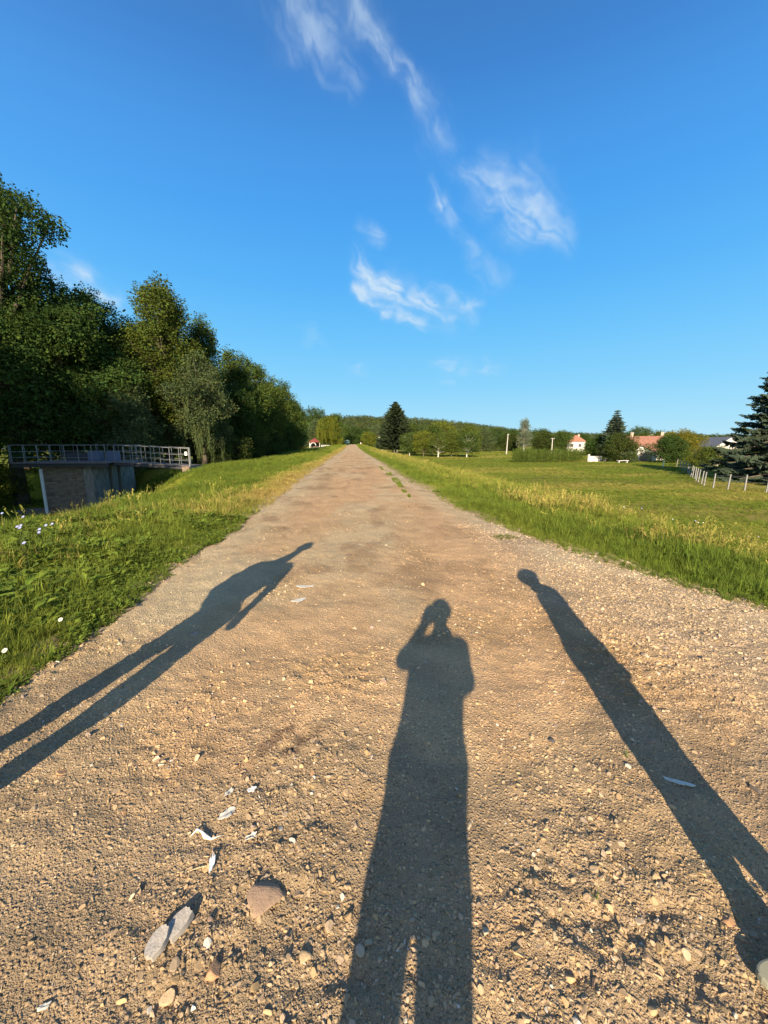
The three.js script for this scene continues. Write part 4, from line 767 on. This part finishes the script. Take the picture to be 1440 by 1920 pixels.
const WHITE = [0.66, 0.63, 0.57], RED = [0.34, 0.155, 0.1];
house('white_house', 'white house with red tiled roof between the two garden trees', [69.6, land(68, 86) - 0.3, 88], 0.9, 8.5, 9.5, 2.6, 3.1, WHITE, RED, { windows: [[-4.26, 1.4, 2, 1.0, 1.2, 1], [-4.26, 1.4, -2.5, 1.0, 1.2, 1]], chimneys: [[0, 6.0, -2.6], [0, 6.0, 3.4]] });
house('garage', 'low white gabled garage in front of the red-roofed house', [64.0, land(64, 81) - 0.1, 81.4], -0.66, 5.6, 4, 1.9, 1.5, [0.78, 0.75, 0.69], [0.4, 0.2, 0.13], { windows: [[0, 2.3, 2.02, 0.5, 0.45, 0]], door: [0.9, 2.02, 2.2] });
house('far_house', 'distant white house with orange red hipped roof above the corn', [89.6, land(89, 150), 150], -0.5, 6.4, 6.4, 3.9, 2.5, WHITE, [0.42, 0.18, 0.11], { hip: true, windows: [[-1.4, 2.4, 3.22, 1, 1.2, 0], [1.4, 2.4, 3.22, 1, 1.2, 0]], chimneys: [[0.8, 6.0, 0.4]] });
house('gable_house', 'white gabled house with dark grey roof left of the big spruce', [107, land(107, 105) - 0.2, 106], -0.25, 7.2, 10, 2.9, 2.6, WHITE, [0.14, 0.145, 0.17], { windows: [[-0.9, 3.4, 5.02, 0.7, 0.9, 0], [1.0, 1.6, 5.02, 1.2, 1.2, 0], [-3.62, 1.6, 0, 1.1, 1.1, 1]] });
house('red_roof_house', 'low house with faded red roof just left of the big spruce', [124, land(124, 116) - 0.2, 116], 0.6, 8, 12, 2.7, 2.2, [0.6, 0.5, 0.42], [0.42, 0.18, 0.13], { windows: [[-4.02, 1.5, 1, 1.1, 1.1, 1]], chimneys: [[0.4, 5.0, 1, [0.6, 0.55, 0.5]]] });
// shed, garden wall, bench
{
  const wh = mat(0.74, 0.72, 0.68, 0.9, { map: gritTex });
  const w = thing('garden_wall', 'low white garden wall beside the round garden tree', 'wall', [51.2, land(51, 78) - 0.1, -78], 0.2);
  part('wall_panel', box(3.2, 1.3, 0.2, 0, 0.65, 0), wh, w); part('wall_panel', box(2.6, 0.9, 0.2, 3.1, 0.45, 0.3, 0.1), wh, w); part('wall_post', box(0.3, 1.7, 0.3, -1.75, 0.85, 0), wh, w);
  const b = thing('garden_bench', 'white bench under the round garden tree', 'bench', [52.6, land(52.6, 71.5), -71.5], 0.1);
  part('seat', box(2.3, 0.09, 0.5, 0, 0.42, 0), wh, b); for (const x of [-0.9, 0.9]) part('leg', box(0.1, 0.4, 0.4, x, 0.19, 0), wh, b);
  const st = mat(0.5, 0.46, 0.38, 0.95, { map: gritTex }), g = thing('stone_well', 'pale stone well head behind the fence', 'well', [60.5, land(60.5, 60), -61], 0.3);
  part('base', new THREE.CylinderGeometry(1.3, 1.4, 0.8, 14).translate(0, 0.4, 0), st, g); part('cap', new THREE.CylinderGeometry(0.9, 1.45, 0.35, 14).translate(0, 0.97, 0), st, g); part('post', box(0.25, 1.1, 0.25, 0.6, 1.5, 0), st, g);
}
// kiosk, hut, barriers at the far end
{
  const red = mat(0.22, 0.05, 0.04, 0.8), wht = mat(0.75, 0.73, 0.7, 0.7), dk = mat(0.1, 0.07, 0.06, 0.8);
  const y = land(-17.9, 190), k = thing('kiosk', 'small wooden kiosk with dark red roof at the wood end', 'kiosk', [-17.9, y - 0.1, -190], 0.1);
  for (const [x, z] of [[-2.3, 1.8], [2.3, 1.8], [-2.3, -1.8], [2.3, -1.8]]) part('post', box(0.24, 3.0, 0.24, x, 1.5, z), wht, k);
  part('back_wall', box(4.4, 2.6, 0.12, 0, 1.3, -1.8), dk, k); part('counter', box(3.0, 1.1, 0.6, 0.8, 0.55, 1.4), dk, k);
  part('arch', new THREE.TorusGeometry(1.25, 0.16, 6, 16, Math.PI).translate(-0.7, 1.5, 1.95), wht, k);
  const r = new THREE.ConeGeometry(4.0, 2.1, 4, 1); r.rotateY(Math.PI / 4); r.scale(1.05, 1, 0.85); r.translate(0, 4.0, 0); part('roof', r, red, k);
  const f = thing('white_barrier', 'low white barrier right of the kiosk', 'barrier', [-12.6, land(-12.6, 188) - 0.05, -188], 0);
  for (let i = 0; i < 5; i++) part('post', box(0.2, 1.2, 0.2, -1.8 + i * 0.9, 0.6, 0), wht, f);
  for (const yy of [0.5, 1.05]) part('rail', box(3.9, 0.18, 0.1, 0, yy, 0.14), wht, f);
  const gm = mat(0.13, 0.26, 0.1, 0.7), h = thing('green_hut', 'small green hut at the end of the track', 'hut', [-2.6, landBase(-2.6, 215) - 0.05, -215], 0.1);
  part('wall', box(2.6, 1.9, 2.2, 0, 0.95, 0), gm, h); part('roof', new THREE.CylinderGeometry(0.5, 2.1, 0.8, 4, 1).rotateY(Math.PI / 4).translate(0, 2.3, 0), mat(0.2, 0.3, 0.2), h); part('window', box(1.6, 0.6, 0.06, 0, 1.3, 1.12), mat(0.4, 0.45, 0.42, 0.3), h);
}

// ---------------------------------------------------------------- poles, posts, fences
{
  const pole = mat(0.56, 0.52, 0.45, 0.9, { map: gritTex }), post = mat(0.33, 0.315, 0.29, 0.9, { map: gritTex }), wire = mat(0.3, 0.3, 0.3, 0.6, { metalness: 0.6 }), cer = mat(0.5, 0.5, 0.48, 0.3);
  function utility(u, s, h, label, lean = 0, arm = 1.0) {
    const t = thing('utility_pole', label, 'pole', [u, landBase(u, s) - 0.15, -s]); t.rotation.z = lean;
    part('shaft', new THREE.CylinderGeometry(0.12, 0.2, h, 8).translate(0, h / 2, 0), pole, t);
    const a = part('cross_arm', box(arm, 0.1, 0.12, 0, h - 0.3, 0.14), pole, t); for (const x of [-0.4, 0.4]) part('insulator', new THREE.CylinderGeometry(0.05, 0.06, 0.16, 6).translate(x * arm, h - 0.17, 0.14), cer, a);
  }
  utility(49.3, 121, 6.7, 'leaning concrete utility pole at the left end of the corn', -0.03, 0.5);
  utility(67.0, 126, 5.4, 'utility pole behind the corn', 0, 1.4);
  utility(11.7, 168, 5.9, 'utility pole left of the tall conifer', 0, 0.5);
  utility(9.6, 250, 4.6, 'short pole near the end of the track', 0, 0.5);
  const lamp = thing('street_lamp', 'arched street lamp above the white house roof', 'lamp', [77.5, land(77, 97), -97]);
  part('mast', taper([[0, 0, 0], [0, 4.6, 0], [0.12, 5.4, 0], [0.5, 5.9, 0], [1.0, 6.0, 0]], [0.09, 0.06, 0.05, 0.045, 0.04], 7), post, lamp); part('lamp_head', box(0.6, 0.12, 0.22, 1.2, 5.98, 0), post, lamp);
  // concrete post fence: bends at the corner, then runs to the white house
  const t = thing('post_fence', 'grey concrete post and wire fence in front of the gardens', 'fence', [0, 0, 0]);
  const P = [[34.2, 25.6], [31.6, 26.8], [31.0, 27.9], [30.6, 28.9], [30.6, 30.2], [31.4, 31.9], [32.2, 33.0], [33.1, 34.3], [34.2, 35.7], [35.4, 37.1], [36.7, 38.8], [38.2, 40.6], [40.0, 42.8], [42.0, 45.2], [44.2, 48.0], [46.6, 51.0], [49.4, 54.6], [52.6, 58.8]], R = rngOf(61), tops = [];
  P.forEach(([u, s], i) => {
    const y = land(u, s), h = 1.25, a = (R() - 0.5) * 0.12 + 0.04, b = (R() - 0.5) * 0.1, g = new THREE.CylinderGeometry(0.05, 0.062, h + 0.3, 4); g.rotateY(0.78); g.translate(0, h / 2 - 0.15, 0); g.rotateX(a); g.rotateZ(b); g.translate(u, y, -s);
    part('post', g, post, t); tops.push([u - b * h, y, -s + a * h]);
  });
  for (const f of [0.35, 0.7, 1.1]) for (let i = 0; i < tops.length - 1; i++) part('wire', bar([tops[i][0], tops[i][1] + f, tops[i][2]], [tops[i + 1][0], tops[i + 1][1] + f, tops[i + 1][2]], 0.007, 4), wire, t);
  { const y = land(31.6, 26.8); part('brace', bar([31.65, y + 0.95, -26.8], [33.0, y, -26.1], 0.05, 5), post, t); }
  const yp = thing('marker_post', 'pale yellow marker post standing alone on the meadow', 'post', [47.8, land(47.8, 56), -56]); yp.rotation.z = -0.14;
  part('shaft', box(0.16, 0.75, 0.1, 0, 0.7, 0), mat(0.72, 0.66, 0.34), yp); part('foot', box(0.1, 0.4, 0.08, 0, 0.15, 0), post, yp);
  const f2 = thing('orchard_fence', 'row of pale leaning posts below the tall conifer', 'fence', [0, 0, 0]);
  for (let i = 0; i < 9; i++) { const u = 11.2 + i * 0.35, s = 150 - i * 3.6, y = land(u, s); part('post', bar([u, y - 0.2, -s], [u + 0.12 * (R() - 0.2), y + 1.5, -s], 0.1, 5), post, f2); }
}

// ---------------------------------------------------------------- people: three stand beside and behind the camera and cast the long shadows; one walks far off
function bodyGeo(bones, centre, half, res) {
  const mc = new MarchingCubes(res, new THREE.MeshBasicMaterial(), false, false, 400000), N = mc.size, f = mc.field;
  const C = bones.map(([a, ra, b, rb]) => { const d = [b[0] - a[0], b[1] - a[1], b[2] - a[2]]; return [a, ra, d, rb - ra, d[0] * d[0] + d[1] * d[1] + d[2] * d[2] + 1e-9]; });
  const K = 60;
  const dist = (x, y, z) => { let e = 0; for (const [a, ra, d, dr, L] of C) { const px = x - a[0], py = y - a[1], pz = z - a[2], t = clamp((px * d[0] + py * d[1] + pz * d[2]) / L), qx = px - d[0] * t, qy = py - d[1] * t, qz = pz - d[2] * t; e += Math.exp(-K * Math.min(4, Math.sqrt(qx * qx + qy * qy + qz * qz) - ra - dr * t)); } return -Math.log(Math.max(e, 1e-30)) / K; };
  for (let k = 0; k < N; k++) for (let j = 0; j < N; j++) for (let i = 0; i < N; i++) f[i + j * N + k * N * N] = -dist(centre[0] + ((i - N / 2) / (N / 2)) * half, centre[1] + ((j - N / 2) / (N / 2)) * half, centre[2] + ((k - N / 2) / (N / 2)) * half);
  mc.isolation = 0; mc.update();
  const n = mc.count, g = new THREE.BufferGeometry(), p = new Float32Array(n * 3);
  for (let i = 0; i < n * 3; i++) p[i] = mc.positionArray[i] * half + centre[i % 3];
  g.setAttribute('position', new THREE.BufferAttribute(p, 3));
  const m = mergeVertices(g, 1e-4); m.computeVertexNormals(); return m;
}
function paintBody(g, pick) { const p = g.attributes.position, c = new Float32Array(p.count * 3); for (let i = 0; i < p.count; i++) c.set(pick(p.getX(i), p.getY(i), p.getZ(i)), i * 3); g.setAttribute('color', new THREE.BufferAttribute(c, 3)); return g; }
function handBones(w, dir, side, curl = 0.5) {   // w: wrist; dir: unit vector along the hand; side: unit vector to the thumb
  const n = [dir[1] * side[2] - dir[2] * side[1], dir[2] * side[0] - dir[0] * side[2], dir[0] * side[1] - dir[1] * side[0]];
  const at = (a, b, c) => [0, 1, 2].map((i) => w[i] + dir[i] * a + side[i] * b + n[i] * c), B = [[at(0, 0, 0), 0.024, at(0.05, 0, 0), 0.026]];
  for (const b of [-0.022, 0, 0.022]) B.push([at(0.03, b * 0.8, 0), 0.017, at(0.085, b * 1.3, 0), 0.014]);
  [[-0.034, 0.058], [-0.012, 0.074], [0.011, 0.08], [0.033, 0.07]].forEach(([b, L]) => { const p = at(0.088, b, 0), q = at(0.088 + L * 0.5, b * 1.1, curl * L * 0.3), r = at(0.088 + L * (1 - 0.25 * curl), b * 1.1, curl * L * 0.85); B.push([p, 0.0098, q, 0.009], [q, 0.009, r, 0.008]); });
  const p = at(0.03, 0.03, 0), q = at(0.062, 0.056, 0.012), r = at(0.09, 0.062, 0.028); B.push([p, 0.014, q, 0.011], [q, 0.011, r, 0.0095]);
  return B;
}
const SKIN = [0.52, 0.33, 0.24];
function person(label, bones, centre, half, hands, head, pick, hair, group) {
  const parts = [bodyGeo(bones, centre, half, 92)];
  for (const h of hands) parts.push(bodyGeo(handBones(...h), [0, 1, 2].map((i) => h[0][i] + h[1][i] * 0.08), 0.13, 56));
  parts.push(bodyGeo(head.bones, head.at, 0.2, 60));
  const g = paintBody(mergeGeometries(parts.map((q) => { const r = q.toNonIndexed(); return r; })), pick);
  const o = new THREE.Group(); o.name = numbered('person'); scene.add(o); tag(o, label, 'person', group);
  part('body', g, new THREE.MeshStandardMaterial({ vertexColors: true, roughness: 0.85 }), o);
  part('hair', bodyGeo(head.hair, head.at, 0.2, 44), mat(...hair, 0.8), o);
  return o;
}
function headOf(x, y, z, f, tall = 1) {   // f: unit facing vector on the ground
  const r = [f[1], -f[0]], at = (a, b, c) => [x + f[0] * a + r[0] * b, y + c * tall, z + f[1] * a + r[1] * b];
  const bones = [[at(-0.015, 0, 0.03), 0.085, at(0.0, 0, -0.0), 0.078], [at(0.03, 0, -0.06), 0.05, at(0.02, 0, 0.02), 0.066], [at(0.085, 0, 0.0), 0.011, at(0.098, 0, -0.03), 0.014],
    [at(0.0, 0.082, 0.005), 0.014, at(0, 0.082, -0.03), 0.012], [at(0, -0.082, 0.005), 0.014, at(0, -0.082, -0.03), 0.012], [at(0.072, 0.032, 0.012), 0.012, at(0.072, 0.034, 0.012), 0.012], [at(0.072, -0.032, 0.012), 0.012, at(0.072, -0.034, 0.012), 0.012], [at(0.078, 0.018, -0.062), 0.009, at(0.078, -0.018, -0.062), 0.009], [at(-0.02, 0, -0.05), 0.055, at(-0.02, 0, -0.16), 0.055]];
  const hair = [[at(-0.03, 0, 0.045), 0.087, at(-0.02, 0, 0.05), 0.082], [at(-0.05, 0, 0.03), 0.07, at(-0.06, 0, -0.05), 0.05]];
  return { bones, hair, at: [x, y - 0.02, z] };
}
{
  // photographer: trousers, elbows out, phone held up in front of the face (feet behind the camera)
  const c = (y) => lerp(-0.17, -0.075, y / 1.7), Z = 0.33, e = [0.972, 0.235];               // e: across the sun's direction
  const J = (w, y, fwd = 0) => [c(y) + e[0] * w + 0.235 * fwd, y, Z + e[1] * w - 0.972 * fwd], gy = 0.0;
  const bones = [[J(-0.09, 0.88), 0.088, J(-0.097, 0.64), 0.078], [J(-0.097, 0.64), 0.078, J(-0.104, 0.1), 0.078], [J(0.09, 0.88), 0.088, J(0.097, 0.64), 0.078], [J(0.097, 0.64), 0.078, J(0.102, 0.1), 0.078],
    [J(-0.102, 0.045), 0.045, J(-0.11, 0.04, 0.16), 0.04], [J(0.102, 0.045), 0.045, J(0.11, 0.04, 0.16), 0.04],
    [J(-0.06, 0.9), 0.12, J(0.06, 0.9), 0.12], [J(-0.05, 1.0), 0.12, J(-0.06, 1.32), 0.125], [J(0.05, 1.0), 0.12, J(0.06, 1.32), 0.125], [J(-0.14, 1.37), 0.06, J(0.14, 1.38), 0.065], [J(0, 1.4), 0.06, J(0, 1.52), 0.055],
    [J(-0.165, 1.37), 0.055, J(-0.22, 1.25, 0.1), 0.055], [J(-0.22, 1.25, 0.1), 0.05, J(-0.12, 1.44, 0.24), 0.038],
    [J(0.165, 1.39), 0.062, J(0.195, 1.18, 0.06), 0.055], [J(0.195, 1.18, 0.06), 0.05, J(0.09, 1.27, 0.235), 0.032]];
  const hd = headOf(c(1.66), 1.665, Z - 0.02, [0.2, -0.98]);
  person('photographer in dark trousers holding up a phone, behind the camera', bones, [-0.1, 0.87, 0.28], 0.98, [[J(-0.125, 1.44, 0.245), [0.42, 0.9075, 0], [0.9075, -0.42, 0], 0.1], [J(0.09, 1.27, 0.24), [-0.4, 0.917, 0], [-0.917, -0.4, 0], 0.1]], hd,
    (x, y) => (y < 0.09 ? [0.1, 0.09, 0.08] : y < 0.95 ? [0.05, 0.06, 0.09] : y < 1.48 && y > 0.95 ? [0.2, 0.22, 0.26] : SKIN), [0.05, 0.035, 0.025]);
  const ph = thing('phone', 'dark phone held up by the photographer', 'phone', [0, 1.5, 0.002]); ph.rotation.order = 'YXZ'; ph.rotation.set(-10.07 * D2R, -4.69 * D2R, 0);
  part('case', box(0.074, 0.15, 0.008, -0.018, -0.055, 0.012), mat(0.04, 0.04, 0.045, 0.4), ph); part('screen', box(0.068, 0.142, 0.001, -0.018, -0.055, 0.0168), mat(0.02, 0.02, 0.025, 0.1), ph);

  // companion on the left: one hand at the hip, the other arm hanging
  const z1 = -1.18, A = (x, y, f = 0) => [x, y, z1 - f];
  const b1 = [[A(-1.86, 0.93), 0.1, A(-1.915, 0.5), 0.075], [A(-1.915, 0.5), 0.075, A(-2.0, 0.1), 0.055], [A(-1.68, 0.93), 0.1, A(-1.655, 0.5), 0.08], [A(-1.655, 0.5), 0.08, A(-1.75, 0.1), 0.056], [A(-2.0, 0.05), 0.05, A(-2.0, 0.045, 0.2), 0.045], [A(-1.75, 0.05), 0.05, A(-1.74, 0.045, 0.2), 0.045],
    [A(-1.83, 1.0), 0.125, A(-1.72, 1.0), 0.125], [A(-1.83, 1.1), 0.13, A(-1.92, 1.45), 0.16], [A(-1.78, 1.1), 0.1, A(-1.8, 1.45), 0.13], [A(-2.06, 1.66), 0.09, A(-1.7, 1.63), 0.075], [A(-1.9, 1.72), 0.1, A(-1.84, 1.86), 0.065], [A(-1.84, 1.82), 0.062, A(-1.82, 1.96), 0.06],
    [A(-2.09, 1.62), 0.085, A(-2.11, 1.34), 0.065], [A(-2.11, 1.34), 0.06, A(-1.98, 1.12, 0.08), 0.045], [A(-1.68, 1.6), 0.08, A(-1.565, 1.28), 0.05], [A(-1.565, 1.28), 0.045, A(-1.53, 1.04), 0.036]];
  person('companion with one hand on the hip, outside the left edge of the photo', b1, [-1.85, 1.05, z1], 1.2, [[A(-1.53, 1.03), [0.05, -0.98, -0.15], [0.1, 0.15, -0.98], 0.5], [A(-1.98, 1.12, 0.08), [0.75, -0.6, -0.2], [0.55, 0.75, -0.3], 0.7]], headOf(-1.81, 2.07, z1, [0.2, -0.98], 1.15),
    (x, y) => (y < 0.1 ? [0.12, 0.1, 0.08] : y < 0.5 ? SKIN : y < 1.0 ? [0.12, 0.13, 0.1] : y < 1.82 && x > -2.14 && !(x > -1.62 && y < 1.3) ? [0.3, 0.3, 0.32] : SKIN), [0.06, 0.04, 0.03]);

  // companion on the right in sandals, turned towards the track
  const z2 = -0.69, Q = (x, y, f = 0) => [x, y, z2 - f];
  const b2 = [[Q(1.235, 0.84), 0.112, Q(1.245, 0.45), 0.088], [Q(1.245, 0.45), 0.085, Q(1.235, 0.1), 0.05], [Q(1.33, 0.84, 0.02), 0.112, Q(1.33, 0.45, 0.02), 0.088], [Q(1.33, 0.45, 0.02), 0.085, Q(1.385, 0.1, -0.05), 0.05],
    [Q(1.265, 0.055), 0.036, Q(1.2, 0.042, 0.03), 0.03], [Q(1.4, 0.055, -0.06), 0.036, Q(1.31, 0.042, -0.04), 0.03],
    [Q(1.28, 0.95), 0.135, Q(1.26, 0.82), 0.13], [Q(1.27, 1.0), 0.13, Q(1.27, 1.25), 0.13], [Q(1.28, 1.3), 0.1, Q(1.3, 1.36), 0.085], [Q(1.29, 1.34, 0.12), 0.06, Q(1.3, 1.34, -0.12), 0.06], [Q(1.25, 1.4), 0.055, Q(1.2, 1.5), 0.05],
    [Q(1.3, 1.33, 0.13), 0.05, Q(1.3, 1.08, 0.13), 0.042], [Q(1.3, 1.08, 0.13), 0.04, Q(1.37, 0.88, 0.1), 0.03], [Q(1.29, 1.33, -0.13), 0.05, Q(1.27, 1.08, -0.14), 0.042], [Q(1.27, 1.08, -0.14), 0.04, Q(1.37, 0.88, -0.14), 0.03]];
  const p2 = person('companion in sandals whose toes show at the lower right corner', b2, [1.26, 0.82, z2], 0.95, [[Q(1.37, 0.88, 0.1), [-0.1, -0.995, 0], [-0.995, 0.1, 0], 0.4], [Q(1.37, 0.88, -0.14), [-0.1, -0.995, 0], [-0.995, 0.1, 0], 0.4]], headOf(1.165, 1.575, z2, [-0.96, -0.28]),
    (x, y) => (y > 0.55 && y < 0.95 ? [0.16, 0.17, 0.22] : y >= 0.95 && y < 1.43 ? [0.4, 0.16, 0.14] : SKIN), [0.07, 0.05, 0.035]);
  const sole = mat(0.27, 0.26, 0.18, 0.8), strap = mat(0.06, 0.06, 0.08, 0.8);
  for (const [x, f, tip] of [[1.34, 0.0, 0.035], [1.47, -0.06, 0.02]]) {
    const sh = new THREE.Shape(); sh.absellipse(0, 0, 0.15, 0.052, 0, Math.PI * 2);
    const g = new THREE.ExtrudeGeometry(sh, { depth: 0.016, bevelEnabled: true, bevelThickness: 0.005, bevelSize: 0.006, bevelSegments: 2, curveSegments: 20 }); g.rotateX(-Math.PI / 2); g.rotateY(-0.28);
    g.translate(x - 0.065, 0.006, z2 - f - tip * 0.6);
    const s = part('sandal', g, sole, p2);
    part('strap', bar([x - 0.075, 0.03, z2 - f + 0.03], [x - 0.1, 0.075, z2 - f - 0.03], 0.014, 6), strap, s);
  }
}
{ // far walker in a pale top on the track
  const u = 4.0, s = 178, y = roadRise(s) - 0.03, Z = -s, P = (x, h, f = 0) => [u + x, y + h, Z - f];
  const b = [[P(-0.08, 0.85), 0.09, P(-0.09, 0.45, 0.05), 0.07], [P(-0.09, 0.45, 0.05), 0.065, P(-0.09, 0.06, -0.05), 0.05], [P(0.08, 0.85), 0.09, P(0.09, 0.45, -0.05), 0.07], [P(0.09, 0.45, -0.05), 0.065, P(0.09, 0.06, -0.2), 0.05], [P(0, 0.9), 0.15, P(0, 1.3), 0.16], [P(-0.16, 1.38), 0.07, P(0.16, 1.38), 0.07], [P(-0.2, 1.36), 0.055, P(-0.25, 0.85, 0.05), 0.04], [P(0.2, 1.36), 0.055, P(0.25, 0.85, 0.05), 0.04], [P(0, 1.42), 0.06, P(0, 1.5), 0.055]];
  person('distant walker in a pale top near the end of the track', b, [u, y + 0.85, Z], 0.95, [[P(-0.25, 0.85, 0.05), [0, -1, 0], [0, 0, -1], 0.5], [P(0.25, 0.85, 0.05), [0, -1, 0], [0, 0, -1], 0.5]], headOf(u, y + 1.62, Z, [0, 1]), (x, yy) => (yy - y < 0.85 ? [0.25, 0.07, 0.06] : yy - y < 1.45 ? [0.7, 0.62, 0.56] : SKIN), [0.06, 0.04, 0.03]);
}
renderer.render(scene, camera);
